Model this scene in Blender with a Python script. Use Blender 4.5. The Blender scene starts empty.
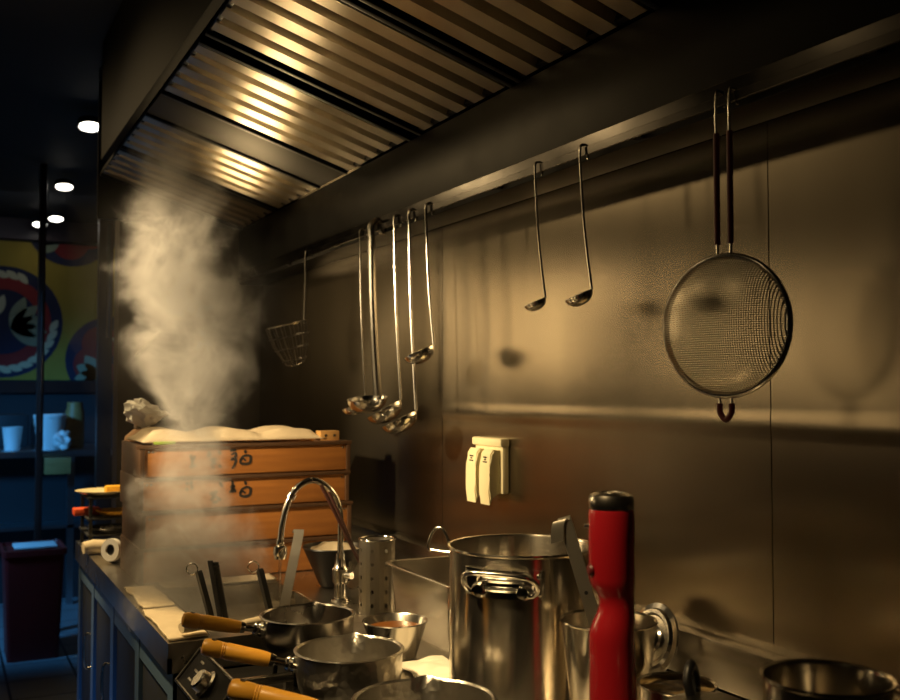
import bpy, bmesh, math, random
from mathutils import Vector, Matrix, noise as mnoise
random.seed(7)
PI = math.pi
scn = bpy.context.scene
COL = scn.collection

# ------------------------------------------------------------------ camera
cam_d = bpy.data.cameras.new('camera'); cam = bpy.data.objects.new('camera', cam_d); COL.objects.link(cam)
cam.location = (0, 0, 1.35)
cam.rotation_euler = (math.radians(92.3), 0, math.radians(-27))
cam_d.sensor_width = 36; cam_d.lens = 40; cam_d.clip_start = 0.02
cam_d.dof.use_dof = True; cam_d.dof.focus_distance = 1.85; cam_d.dof.aperture_fstop = 5.6
scn.camera = cam

# ------------------------------------------------------------------ world, exposure, lights
w = bpy.data.worlds.new('world'); scn.world = w; w.use_nodes = True
w.node_tree.nodes['Background'].inputs[0].default_value = (0.30, 0.55, 1.0, 1)
w.node_tree.nodes['Background'].inputs[1].default_value = 0.022
vs = scn.view_settings
vs.view_transform = 'Standard'; vs.look = 'None'; vs.exposure = 0.0; vs.gamma = 1.0; vs.use_curve_mapping = False
WARM = (1.0, 0.70, 0.33)

def light(name, kind, loc, energy, color, target=None, **kw):
    d = bpy.data.lights.new(name, kind); d.energy = energy; d.color = color
    for k, v in kw.items(): setattr(d, k, v)
    o = bpy.data.objects.new(name, d); COL.objects.link(o); o.location = loc
    if target is not None:
        o.rotation_euler = (Vector(target) - Vector(loc)).to_track_quat('-Z', 'Y').to_euler()
    return o

# row of warm spots over the aisle
for y, e, ty in ((0.95, 2, 1.1), (2.2, 4, 2.0), (3.5, 36, 2.9), (4.7, 20, 3.6)):
    light('aisle_spot', 'SPOT', (-0.3, y, 2.52), e, WARM, (0.85, ty, 0.95), spot_size=math.radians(95), spot_blend=0.8, shadow_soft_size=0.05)
for lx, ly, e, tx, ty, tz, a in ((-0.3, 1.6, 150, 0.78, 1.60, 0.88, 24), (-0.3, 2.3, 150, 0.50, 2.2, 0.85, 22), (-0.3, 3.3, 200, 0.52, 3.25, 1.05, 24), (-0.3, 0.95, 130, 0.76, 1.32, 0.98, 30)):  # narrow spots added to brighten the counter, cloths, stand and pots
    light('counter_fill_spot', 'SPOT', (lx, ly, 2.52), e, WARM, (tx, ty, tz), spot_size=math.radians(a), spot_blend=0.8, shadow_soft_size=0.05)
light('rear_fill', 'AREA', (0.90, 4.06, 1.60), 0.34, WARM, (0.80, 2.3, 2.2), shape='RECTANGLE', spread=math.radians(48), size=0.16, size_y=0.10)  # unseen area light added to streak the filter slats and backlight the steam
# unseen spot added to brighten the steam
light('steam_fill_spot', 'SPOT', (-0.85, 2.12, 2.0), 400, (1.0, 0.74, 0.40), (0.54, 2.40, 1.43), spot_size=math.radians(31), spot_blend=0.6, shadow_soft_size=0.06)
# unseen warm area lights added to put a golden glow on the wall
light('wall_glow_fill', 'AREA', (-0.80, 4.15, 1.70), 1.7, WARM, (1.2, 1.7, 1.5), shape='DISK', size=0.6, spread=math.radians(95))
light('wall_glow_fill', 'AREA', (-0.95, 2.7, 1.42), 0.13, WARM, (1.2, 1.2, 1.3), shape='DISK', size=0.4, spread=math.radians(95))
# cool blue light: low fill added for the cabinet, then the far room
light('cabinet_blue_fill', 'SPOT', (-1.7, 2.0, 0.70), 110, (0.06, 0.38, 1.0), (0.40, 3.0, -0.10), spot_size=math.radians(38), spot_blend=0.5, shadow_soft_size=0.25)
light('cool_far_light', 'SPOT', (-1.3, 5.0, 2.1), 240, (0.08, 0.42, 1.0), (0.45, 6.6, 0.6), spot_size=math.radians(64), spot_blend=0.5, shadow_soft_size=0.2)
light('mural_fill', 'AREA', (0.3, 6.9, 2.55), .8, (0.75, 0.85, 1.0), (0.5, 8.0, 1.6), shape='RECTANGLE', size=1.2, size_y=0.4)  # unseen area light added to light the mural

# ------------------------------------------------------------------ materials
def mat(name, color, rough=0.5, metal=0.0, bump=None, var=None, spec=0.5, aniso=0.0, coat=0.0, trans=0.0, stretch=None, uvt=False, coord='Object', ior=None, rvar=0.0, arot=0.0):
    m = bpy.data.materials.new(name); m.use_nodes = True
    nt = m.node_tree; N = nt.nodes; L = nt.links; b = N['Principled BSDF']
    b.inputs['Base Color'].default_value = (*color, 1)
    b.inputs['Roughness'].default_value = rough; b.inputs['Metallic'].default_value = metal
    b.inputs['Specular IOR Level'].default_value = spec
    b.inputs['Anisotropic'].default_value = aniso
    b.inputs['Anisotropic Rotation'].default_value = arot
    b.inputs['Coat Weight'].default_value = coat
    b.inputs['Transmission Weight'].default_value = trans
    if ior: b.inputs['IOR'].default_value = ior
    tc = N.new('ShaderNodeTexCoord'); mp = N.new('ShaderNodeMapping')
    L.new(tc.outputs[coord], mp.inputs[0])
    if stretch: mp.inputs['Scale'].default_value = stretch
    if var:
        c2, sc, fac = var
        n = N.new('ShaderNodeTexNoise'); n.inputs['Scale'].default_value = sc; n.inputs['Detail'].default_value = 6
        L.new(mp.outputs[0], n.inputs['Vector'])
        r = N.new('ShaderNodeValToRGB'); r.color_ramp.elements[0].position = 0.5 - fac; r.color_ramp.elements[1].position = 0.5 + fac
        r.color_ramp.elements[0].color = (*color, 1); r.color_ramp.elements[1].color = (*c2, 1)
        L.new(n.outputs[0], r.inputs[0]); L.new(r.outputs[0], b.inputs['Base Color'])
    if rvar:
        n = N.new('ShaderNodeTexNoise'); n.inputs['Scale'].default_value = 9; n.inputs['Detail'].default_value = 5
        L.new(mp.outputs[0], n.inputs['Vector'])
        mr = N.new('ShaderNodeMapRange'); mr.inputs[3].default_value = rough - rvar; mr.inputs[4].default_value = rough + rvar
        L.new(n.outputs[0], mr.inputs[0]); L.new(mr.outputs[0], b.inputs['Roughness'])
    if bump:
        kind, sc, st, dist = bump
        bp = N.new('ShaderNodeBump'); bp.inputs['Strength'].default_value = st; bp.inputs['Distance'].default_value = dist
        if kind == 'noise':
            n = N.new('ShaderNodeTexNoise'); n.inputs['Scale'].default_value = sc; n.inputs['Detail'].default_value = 4; o = n.outputs[0]
        else:
            n = N.new('ShaderNodeTexVoronoi'); n.inputs['Scale'].default_value = sc; o = n.outputs['Distance']
        L.new(mp.outputs[0], n.inputs['Vector']); L.new(o, bp.inputs['Height']); L.new(bp.outputs[0], b.inputs['Normal'])
    if uvt:
        t = N.new('ShaderNodeTangent'); t.direction_type = 'UV_MAP'; t.uv_map = 'UVMap'
        L.new(t.outputs[0], b.inputs['Tangent'])
    return m

M = {}
M['wall_steel'] = mat('brushed_wall_steel', (0.40, 0.345, 0.26), 0.27, 1.0, aniso=0.75, uvt=True, var=((0.31, 0.265, 0.20), 3, 0.4), stretch=(1, 3, 0.5))
M['hood_steel'] = mat('hood_steel', (0.014, 0.0135, 0.013), 0.40, 1.0, rvar=0.08)
M['slat_steel'] = mat('filter_steel', (0.66, 0.60, 0.49), 0.32, 1.0, rvar=0.08, var=((0.50, 0.44, 0.34), 12, 0.35), aniso=0.8, uvt=True)
M['rail_steel'] = mat('rail_steel', (0.06, 0.055, 0.05), 0.2, 1.0, rvar=0.12)
M['hood_black'] = mat('hood_dark_enamel', (0.007, 0.007, 0.008), 0.7, spec=0.12)
M['slat_dark'] = mat('shaded_filter_steel', (0.04, 0.035, 0.03), 0.5, 1.0)  # dark tone puts shade into the gaps behind the slats
M['steel'] = mat('satin_steel', (0.64, 0.61, 0.56), 0.24, 1.0, rvar=0.06, var=((0.56, 0.53, 0.47), 14, 0.3))
M['pot_steel'] = mat('pot_steel', (0.72, 0.67, 0.58), 0.21, 1.0, aniso=0.7, uvt=True, arot=0.25)
M['holder_steel'] = mat('holder_steel', (0.55, 0.52, 0.46), 0.38, 1.0)
M['chrome'] = mat('polished_steel', (0.72, 0.70, 0.66), 0.15, 1.0, rvar=0.05)
M['hammered'] = mat('hammered_steel', (0.48, 0.46, 0.42), 0.30, 1.0, bump=('voronoi', 85, 0.3, 0.003))
M['smooth_pan'] = mat('smooth_pan_steel', (0.42, 0.40, 0.37), 0.26, 1.0, rvar=0.05)
M['counter'] = mat('counter_steel', (0.60, 0.57, 0.52), 0.30, 1.0, rvar=0.10, var=((0.48, 0.45, 0.40), 10, 0.3))
M['dark_steel'] = mat('dark_steel', (0.16, 0.15, 0.14), 0.35, 1.0, rvar=0.06)
M['black'] = mat('black_plastic', (0.012, 0.012, 0.013), 0.35)
M['black_iron'] = mat('black_iron', (0.02, 0.019, 0.018), 0.5, 0.6, bump=('noise', 90, 0.3, 0.002))
M['amber_wood'] = mat('amber_handle_wood', (0.85, 0.45, 0.06), 0.36, var=((0.72, 0.34, 0.04), 9, 0.3), stretch=(2, 14, 14), coat=0.3)
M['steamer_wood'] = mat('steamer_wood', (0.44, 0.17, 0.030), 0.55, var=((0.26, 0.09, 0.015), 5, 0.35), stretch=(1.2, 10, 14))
M['steamer_edge'] = mat('shaded_edge_wood', (0.10, 0.045, 0.015), 0.6, var=((0.06, 0.025, 0.009), 8, 0.3))  # darkened so the tray sides carry shade in their colour
M['ink'] = mat('brushed_ink', (0.02, 0.014, 0.01), 0.6)
M['cloth'] = mat('cream_cloth', (0.72, 0.62, 0.44), 0.9, var=((0.60, 0.50, 0.34), 18, 0.3), bump=('noise', 160, 0.25, 0.002), spec=0.1)
M['bright_patch_white'] = mat('bright_patch_white', (0.85, 0.80, 0.68), 0.85, bump=('noise', 120, 0.25, 0.002), spec=0.1)
M['bun_cloth'] = mat('steaming_cloth', (0.62, 0.52, 0.36), 0.9, var=((0.45, 0.36, 0.24), 14, 0.3), bump=('noise', 60, 0.3, 0.004), spec=0.1)
M['cream'] = mat('cream_plastic', (0.70, 0.62, 0.38), 0.32)
M['red'] = mat('red_enamel', (0.30, 0.009, 0.015), 0.24, coat=0.4)
M['maroon'] = mat('maroon_plastic', (0.10, 0.008, 0.010), 0.45)
M['bin_red'] = mat('bin_red', (0.20, 0.008, 0.006), 0.5, var=((0.15, 0.006, 0.005), 6, 0.3))
M['white'] = mat('white_plastic', (0.88, 0.87, 0.83), 0.4)
M['yellow'] = mat('yellow_plastic', (0.80, 0.42, 0.03), 0.45)
M['orange'] = mat('orange_plastic', (0.72, 0.10, 0.03), 0.45)
M['green'] = mat('green_plastic', (0.28, 0.42, 0.04), 0.45)
M['wood_pale'] = mat('pale_wood', (0.45, 0.25, 0.08), 0.5, var=((0.33, 0.17, 0.05), 8, 0.3), stretch=(1, 8, 8))
M['brown'] = mat('brown_cloth', (0.20, 0.11, 0.05), 0.85)
M['broth'] = mat('brown_broth', (0.22, 0.075, 0.02), 0.15, var=((0.32, 0.13, 0.035), 22, 0.3))
M['dirty'] = mat('stained_food', (0.48, 0.34, 0.15), 0.45, var=((0.06, 0.03, 0.012), 40, 0.15), bump=('noise', 60, 0.6, 0.006))
M['water'] = mat('cloudy_water', (0.42, 0.36, 0.25), 0.12, bump=('noise', 22, 0.3, 0.01), var=((0.50, 0.44, 0.32), 14, 0.3))
M['stream'] = mat('clear_water', (0.95, 0.97, 1.0), 0.03, trans=1.0, ior=1.33)
M['glass'] = mat('clear_glass', (0.85, 0.93, 1.0), 0.04, trans=1.0, ior=1.45)
M['cab_blue'] = mat('blue_lit_cabinet', (0.12, 0.20, 0.30), 0.42, 0.3, rvar=0.08)  # cool blue light mixed into the cabinet colour
M['cab_dark'] = mat('painted_cabinet_dark', (0.025, 0.028, 0.032), 0.45)
M['paint_dark'] = mat('dark_wall_paint', (0.030, 0.030, 0.034), 0.75, var=((0.022, 0.022, 0.026), 4, 0.3))
M['ceiling'] = mat('dark_ceiling_paint', (0.025, 0.025, 0.028), 0.7, var=((0.020, 0.021, 0.023), 3, 0.3))
M['partition'] = mat('dark_partition', (0.07, 0.055, 0.04), 0.5, var=((0.05, 0.04, 0.03), 4, 0.3))
M['far_wood'] = mat('dark_red_wood', (0.055, 0.018, 0.012), 0.35, var=((0.035, 0.012, 0.010), 7, 0.3))
M['far_steel'] = mat('far_counter_steel', (0.5, 0.52, 0.55), 0.3, 1.0)
M['m_yellow'] = mat('mural_yellow', (0.42, 0.30, 0.035), 0.8, var=((0.36, 0.25, 0.03), 7, 0.3))
M['m_navy'] = mat('mural_navy', (0.018, 0.022, 0.055), 0.8)
M['m_red'] = mat('mural_red', (0.30, 0.030, 0.022), 0.8, var=((0.24, 0.02, 0.018), 9, 0.3))
M['m_cream'] = mat('mural_cream', (0.55, 0.52, 0.33), 0.8)
M['m_sage'] = mat('mural_sage', (0.26, 0.30, 0.19), 0.8)

# floor tiles
m = bpy.data.materials.new('floor_tiles'); m.use_nodes = True; nt = m.node_tree; b = nt.nodes['Principled BSDF']
tc = nt.nodes.new('ShaderNodeTexCoord'); br = nt.nodes.new('ShaderNodeTexBrick')
br.offset = 0; br.inputs['Scale'].default_value = 1; br.inputs['Brick Width'].default_value = 0.3; br.inputs['Row Height'].default_value = 0.3
br.inputs['Mortar Size'].default_value = 0.006
br.inputs['Color1'].default_value = (0.26, 0.27, 0.28, 1); br.inputs['Color2'].default_value = (0.22, 0.23, 0.24, 1); br.inputs['Mortar'].default_value = (0.02, 0.02, 0.02, 1)
nt.links.new(tc.outputs['Object'], br.inputs['Vector']); nt.links.new(br.outputs[0], b.inputs['Base Color']); b.inputs['Roughness'].default_value = 0.35
M['floor'] = m
# lamp glow
m = bpy.data.materials.new('lamp_glow'); m.use_nodes = True; b = m.node_tree.nodes['Principled BSDF']
b.inputs['Emission Color'].default_value = (1.0, 0.93, 0.80, 1); b.inputs['Emission Strength'].default_value = 9
M['glow'] = m
# strainer mesh: woven wire with real gaps
m = bpy.data.materials.new('woven_wire'); m.use_nodes = True; nt = m.node_tree; N = nt.nodes; L = nt.links; b = N['Principled BSDF']
b.inputs['Base Color'].default_value = (0.42, 0.37, 0.29, 1); b.inputs['Metallic'].default_value = 1; b.inputs['Roughness'].default_value = 0.35
tc = N.new('ShaderNodeTexCoord'); sx = N.new('ShaderNodeSeparateXYZ'); L.new(tc.outputs['Object'], sx.inputs[0])
ks = []
for i, ax in enumerate(('Y', 'Z')):
    a = N.new('ShaderNodeMath'); a.operation = 'MULTIPLY'; a.inputs[1].default_value = 300; L.new(sx.outputs[ax], a.inputs[0])
    f = N.new('ShaderNodeMath'); f.operation = 'FRACT'; L.new(a.outputs[0], f.inputs[0])
    g = N.new('ShaderNodeMath'); g.operation = 'GREATER_THAN'; g.inputs[1].default_value = 0.66; L.new(f.outputs[0], g.inputs[0]); ks.append(g)
mx = N.new('ShaderNodeMath'); mx.operation = 'MAXIMUM'; L.new(ks[0].outputs[0], mx.inputs[0]); L.new(ks[1].outputs[0], mx.inputs[1])
L.new(mx.outputs[0], b.inputs['Alpha']); M['wire'] = m

# ------------------------------------------------------------------ mesh helpers
def V(*a): return Vector(a)

def frame(d):
    d = d.normalized(); up = V(0, 0, 1) if abs(d.z) < 0.95 else V(1, 0, 0)
    s = d.cross(up).normalized(); return s, s.cross(d).normalized()

class MB:
    def __init__(self): self.bm = bmesh.new()
    def box(self, x0, x1, y0, y1, z0, z1, bev=0.0):
        r = bmesh.ops.create_cube(self.bm, size=1)
        for v in r['verts']:
            v.co = V(x0 + (v.co.x + .5) * (x1 - x0), y0 + (v.co.y + .5) * (y1 - y0), z0 + (v.co.z + .5) * (z1 - z0))
        if bev:
            es = list({e for v in r['verts'] for e in v.link_edges})
            bmesh.ops.bevel(self.bm, geom=es, offset=bev, segments=2, affect='EDGES', profile=0.6)
        return self
    def quadbox(self, pts, thick):
        """slab from four corner points, extruded along its normal"""
        p = [Vector(q) for q in pts]; n = (p[1] - p[0]).cross(p[3] - p[0]).normalized() * thick
        a = [self.bm.verts.new(q) for q in p]; c = [self.bm.verts.new(q + n) for q in p]
        self.bm.faces.new(a[::-1]); self.bm.faces.new(c)
        for i in range(4): self.bm.faces.new((a[i], a[(i+1) % 4], c[(i+1) % 4], c[i]))
        return self
    def tube(self, pts, r, seg=10, closed=False, flat=None):
        pts = [Vector(p) for p in pts]; n = len(pts); rings = []
        rr = r if isinstance(r, (list, tuple)) else [r] * n
        up = None
        for i, p in enumerate(pts):
            if closed: d = pts[(i+1) % n] - pts[i-1]
            else: d = pts[min(i+1, n-1)] - pts[max(i-1, 0)]
            d.normalize()
            if up is None: s, u = frame(d)
            else:
                s = (d.cross(up)); s = s.normalized() if s.length > 1e-6 else frame(d)[0]; u = s.cross(d).normalized()
            up = u
            ring = []
            for k in range(seg):
                a = 2 * PI * k / seg; kk = flat if flat else 1.0
                ring.append(self.bm.verts.new(p + (s * math.cos(a) + u * math.sin(a) * kk) * rr[i]))
            rings.append(ring)
        m = n if closed else n - 1
        for i in range(m):
            A, B = rings[i], rings[(i+1) % n]
            for k in range(seg): self.bm.faces.new((A[k], A[(k+1) % seg], B[(k+1) % seg], B[k]))
        if not closed:
            self.bm.faces.new(rings[0][::-1]); self.bm.faces.new(rings[-1])
        return self
    def lathe(self, prof, seg=40, c=(0, 0, 0), axis=None, mtx=None, uv=False):
        """prof: list of (r, z)"""
        rows = []; c = Vector(c)
        Q = mtx if mtx else (V(0, 0, 1).rotation_difference(Vector(axis)).to_matrix() if axis is not None else Matrix.Identity(3))
        for r, z in prof:
            if r < 1e-6: rows.append([self.bm.verts.new(c + Q @ V(0, 0, z))])
            else: rows.append([self.bm.verts.new(c + Q @ V(r * math.cos(2*PI*k/seg), r * math.sin(2*PI*k/seg), z)) for k in range(seg)])
        lay = self.bm.loops.layers.uv.new('UVMap') if uv else None
        for j, (A, B) in enumerate(zip(rows, rows[1:])):
            for k in range(seg):
                k2 = (k+1) % seg
                if len(A) == 1 and len(B) == 1: continue
                if len(A) == 1: f = self.bm.faces.new((A[0], B[k2], B[k]))
                elif len(B) == 1: f = self.bm.faces.new((A[k], A[k2], B[0]))
                else:
                    f = self.bm.faces.new((A[k], A[k2], B[k2], B[k]))
                    if lay:
                        for l, (uu, vv) in zip(f.loops, ((k, j), (k+1, j), (k+1, j+1), (k, j+1))): l[lay].uv = (uu / seg, vv / len(rows))
        return self
    def poly(self, pts, depth):
        """flat polygon (list of 3d points) extruded by vector depth"""
        p = [Vector(q) for q in pts]; d = Vector(depth)
        a = [self.bm.verts.new(q) for q in p]; c = [self.bm.verts.new(q + d) for q in p]; n = len(p)
        self.bm.faces.new(a[::-1]); self.bm.faces.new(c)
        for i in range(n): self.bm.faces.new((a[i], a[(i+1) % n], c[(i+1) % n], c[i]))
        return self

def finish(name, mb, material, parent=None, loc=None, smooth=35, solid=0.0, sub=0, recalc=True):
    bm = mb.bm if isinstance(mb, MB) else mb
    if recalc: bmesh.ops.recalc_face_normals(bm, faces=bm.faces)
    me = bpy.data.meshes.new(name); bm.to_mesh(me); bm.free()
    o = bpy.data.objects.new(name, me); COL.objects.link(o); me.materials.append(material)
    if smooth:
        for p in me.polygons: p.use_smooth = True
        try: me.set_sharp_from_angle(angle=math.radians(smooth))
        except Exception: pass
    if parent: o.parent = parent
    if loc: o.location = loc
    if solid:
        s = o.modifiers.new('solid', 'SOLIDIFY'); s.thickness = solid; s.offset = 0
    if sub:
        s = o.modifiers.new('sub', 'SUBSURF'); s.levels = sub; s.render_levels = sub
    return o

def tag(o, label, cat, group=None, kind=None):
    o['label'] = label; o['category'] = cat
    if group: o['group'] = group
    if kind: o['kind'] = kind
    return o

def thing(name, label, cat, loc=(0, 0, 0), rot=(0, 0, 0), group=None):
    o = bpy.data.objects.new(name, None); COL.objects.link(o); o.empty_display_size = 0.05
    o.location = loc; o.rotation_euler = rot
    return tag(o, label, cat, group)

def struct(name, mb, material, smooth=35):
    o = finish(name, mb, material, smooth=smooth); o['kind'] = 'structure'; return o

def dup(root, loc, rot=None, label=None, group=None):
    r = root.copy(); COL.objects.link(r); r.location = loc
    if rot is not None: r.rotation_euler = rot
    if label: r['label'] = label
    if group: r['group'] = group
    for ch in list(root.children):
        c = ch.copy(); COL.objects.link(c); c.parent = r
        for g in ch.children:
            d = g.copy(); COL.objects.link(d); d.parent = c
    return r

def arc(c, r, a0, a1, n, ax, ay):
    c = Vector(c); ax = Vector(ax); ay = Vector(ay)
    return [c + ax * (r * math.cos(a0 + (a1 - a0) * i / n)) + ay * (r * math.sin(a0 + (a1 - a0) * i / n)) for i in range(n + 1)]

def smooth_path(pts, n=6):
    pts = [Vector(p) for p in pts]; out = []
    for i in range(len(pts) - 1):
        p0 = pts[max(i-1, 0)]; p1 = pts[i]; p2 = pts[i+1]; p3 = pts[min(i+2, len(pts)-1)]
        for k in range(n):
            t = k / n
            out.append(0.5 * ((2*p1) + (p2-p0)*t + (2*p0-5*p1+4*p2-p3)*t*t + (3*p1-p0-3*p2+p3)*t**3))
    out.append(pts[-1]); return out

CL = V(-0.891, 0.454, 0)      # sideways across the aisle, seen from where the cook stands
CF = V(-0.454, -0.891, 0)     # towards the cook

# ------------------------------------------------------------------ room shell
struct('floor', MB().box(-2.2, 3.0, -1.4, 8.1, -0.1, 0), M['floor'], smooth=0)
struct('ceiling', MB().box(-2.2, 3.0, -1.4, 8.1, 2.62, 2.72), M['ceiling'], smooth=0)
struct('wall_left', MB().box(-2.3, -2.2, -1.4, 8.1, 0, 2.62), M['paint_dark'], smooth=0)
struct('wall_front', MB().box(-2.3, 1.3, -1.5, -1.4, 0, 2.62), M['paint_dark'], smooth=0)
struct('wall_far', MB().box(-2.3, 3.0, 8.0, 8.1, 0, 2.62), M['paint_dark'], smooth=0)
struct('wall_back', MB().box(0.625, 1.3, 4.12, 4.24, 0, 2.62), M['partition'], smooth=0)
# the steel-clad wall: sheets with thin seams
mb = MB(); lay = None
for y0, y1 in ((-1.4, 0.02), (0.02, 1.21), (1.21, 2.40), (2.40, 3.59), (3.59, 4.12)):
    prof = [(0.0, 0.0)]
    for zc, hgt, hw in (((1.294, .0013, .028),) if y1 < 2.5 else ()):      # shallow crease, shaped to draw a bright reflected line
        prof += [(zc + hw*k/6, hgt*.5*(1 + math.cos(PI*k/6))) for k in range(-6, 7)]
    prof += [(2.62, 0.0)]
    n = len(prof); pts = [(1.2 - d, z) for z, d in prof]
    rows = [[mb.bm.verts.new(V(x, y, z)) for x, z in pts] + [mb.bm.verts.new(V(1.216, y, 2.62)), mb.bm.verts.new(V(1.216, y, 0))] for y in (y0 + .0012, y1 - .0012)]
    for k in range(n+2): mb.bm.faces.new((rows[0][k], rows[0][(k+1) % (n+2)], rows[1][(k+1) % (n+2)], rows[1][k]))
    mb.bm.faces.new(rows[0]); mb.bm.faces.new(rows[1][::-1])
uvl = mb.bm.loops.layers.uv.new('UVMap')
for f in mb.bm.faces:
    for l in f.loops: l[uvl].uv = (l.vert.co.y * 0.3 + 0.5, l.vert.co.z * 0.3)
o = struct('wall_right', mb, M['wall_steel'], smooth=40)
struct('wall_right_backing', MB().box(1.2165, 1.3, -1.4, 4.12, 0.0, 2.62), M['cab_dark'], smooth=0)
# upstand along the foot of the wall
mb = MB().box(1.165, 1.1995, -0.2, 4.1, 0.852, 0.93, bev=0.006)
struct('trim_1', mb, M['steel'])

# ------------------------------------------------------------------ extractor hood
hood = thing('extractor_hood', 'long dark stainless extractor hood above the cooking line along the steel wall', 'hood', (0.85, 2.0, 1.79))
ox, oy, oz = 0.85, 2.0, 1.79
def hb(mb, x0, x1, y0, y1, z0, z1, bev=0.0): return mb.box(x0-ox, x1-ox, y0-oy, y1-oy, z0-oz, z1-oz, bev)
mb = MB(); hb(mb, 1.10, 1.198, -0.4, 4.10, 1.79, 2.012, 0.003)
finish('back_panel', mb, M['hood_steel'], hood)
mb = MB(); hb(mb, 0.505, 0.53, -0.4, 3.78, 2.185, 2.615, 0.003)
finish('front_panel', mb, M['hood_black'], hood)
for a in ((4.085, 4.10), (-0.4, -0.385)):
    mb = MB(); hb(mb, 0.535, 1.195, *a, 2.02, 2.615); finish('end_panel', mb, M['hood_steel'], hood)
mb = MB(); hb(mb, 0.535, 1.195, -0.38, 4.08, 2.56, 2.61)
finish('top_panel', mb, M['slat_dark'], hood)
# bar the utensils hang from, on short brackets
mb = MB(); hb(mb, 1.070, 1.076, -0.3, 4.0, 1.791, 1.806, 0.0008)
rail = finish('utensil_rail', mb, M['rail_steel'], hood, smooth=0)
for i in range(9):
    mb = MB(); y = -0.1 + i * 0.5; hb(mb, 1.076, 1.0995, y, y + 0.02, 1.794, 1.803)
    finish('rail_bracket', mb, M['hood_steel'], hood)

mb = MB(); hb(mb, 1.091, 1.0998, -0.4, 4.05, 1.812, 1.836, 0.0012)
finish('edge_strip', mb, M['rail_steel'], hood, smooth=0)
# baffle filters
ANG = math.atan2(0.175, 0.56); FL = 0.585
def make_filter(loc, label):
    t = thing('baffle_filter', label, 'filter', loc, (0, ANG, 0), 'baffle filters in the hood')
    h = FL / 2; wd = 0.232
    mb = MB()
    for s in (-1, 1):
        mb.box(-h, h, s*wd - 0.008, s*wd + 0.008, -0.006, 0.030, 0.002)
        mb.box(s*(h-0.007) - 0.007, s*(h-0.007) + 0.007, -wd, wd, 0.004, 0.030, 0.002)
    finish('filter_frame', mb, M['hood_steel'], t)
    for k in range(5):
        y = -0.18 + 0.09 * k; mb = MB()
        mb.box(-h + 0.004, h - 0.004, y - 0.024, y + 0.024, 0.0, 0.002)
        for s in (-1, 1):
            mb.quadbox([(-h+.004, y + s*0.024, 0), (h-.004, y + s*0.024, 0), (h-.004, y + s*0.028, 0.022), (-h+.004, y + s*0.028, 0.022)], 0.0015)
        lay = mb.bm.loops.layers.uv.new('UVMap')
        for f in mb.bm.faces:
            for l in f.loops: l[lay].uv = (l.vert.co.y * 2 + l.vert.co.z + .5, l.vert.co.x + .5)
        finish('slat', mb, M['slat_steel'], t)
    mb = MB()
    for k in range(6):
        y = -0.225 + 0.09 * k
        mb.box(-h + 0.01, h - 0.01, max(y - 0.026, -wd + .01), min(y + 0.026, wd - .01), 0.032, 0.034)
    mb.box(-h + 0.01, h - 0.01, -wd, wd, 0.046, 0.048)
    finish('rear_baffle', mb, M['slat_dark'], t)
    return t
FX, FZ = 0.82, 2.1025
filt = [(1.59, 'baffle filter nearest the strainer, cut off by the top of the picture'),
        (2.09, 'baffle filter with the brightest golden slats above the ladle pair'),
        (2.62, 'baffle filter just before the blank dark plate in the hood'),
        (3.33, 'baffle filter just past the blank dark plate, above the steam'),
        (3.82, 'farthest baffle filter at the end of the hood, veiled by steam')]
f0 = None
for y, lb in filt:
    if f0 is None: f0 = make_filter((FX, y, FZ), lb)
    else: dup(f0, (FX, y, FZ), label=lb)
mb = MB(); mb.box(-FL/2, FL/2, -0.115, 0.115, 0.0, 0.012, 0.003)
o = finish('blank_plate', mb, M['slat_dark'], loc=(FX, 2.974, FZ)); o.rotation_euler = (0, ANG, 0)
tag(o, 'blank dark plate between the baffle filters of the hood', 'plate')

# ------------------------------------------------------------------ counters
CT = 0.85
wt = thing('worktop', 'steel worktop with a sunken boiling basin, running under the wooden steamer', 'worktop', (0.8, 2.8, CT))
def wb(mb, x0, x1, y0, y1, z0, z1, bev=0.0): return mb.box(x0-0.8, x1-0.8, y0-2.8, y1-2.8, z0-CT, z1-CT, bev)
mb = MB()
wb(mb, 0.41, 0.50, 2.03, 3.55, CT-0.03, CT); wb(mb, 0.50, 0.80, 2.03, 2.09, CT-0.03, CT)
wb(mb, 0.50, 0.80, 2.56, 3.55, CT-0.03, CT); wb(mb, 0.80, 1.164, 2.03, 3.55, CT-0.03, CT)
wb(mb, 0.41, 0.418, 2.03, 3.55, CT-0.06, CT-0.03); wb(mb, 0.41, 0.72, 2.03, 2.038, CT-0.06, CT-0.03)
finish('top', mb, M['counter'], wt, smooth=0)
mb = MB()
for a in ((0.50, 0.505, 2.09, 2.56), (0.795, 0.80, 2.09, 2.56), (0.505, 0.795, 2.09, 2.095), (0.505, 0.795, 2.555, 2.56)): wb(mb, *a, CT-0.2, CT-0.001)
wb(mb, 0.50, 0.80, 2.09, 2.56, CT-0.205, CT-0.2)
finish('basin', mb, M['steel'], wt, smooth=0)
mb = MB(); wb(mb, 0.506, 0.794, 2.096, 2.554, CT-0.198, CT-0.05)
o = finish('boiling_water', mb, M['water'], loc=(0.8, 2.8, CT)); tag(o, 'cloudy simmering water in the basin under the steam', 'water')

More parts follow.
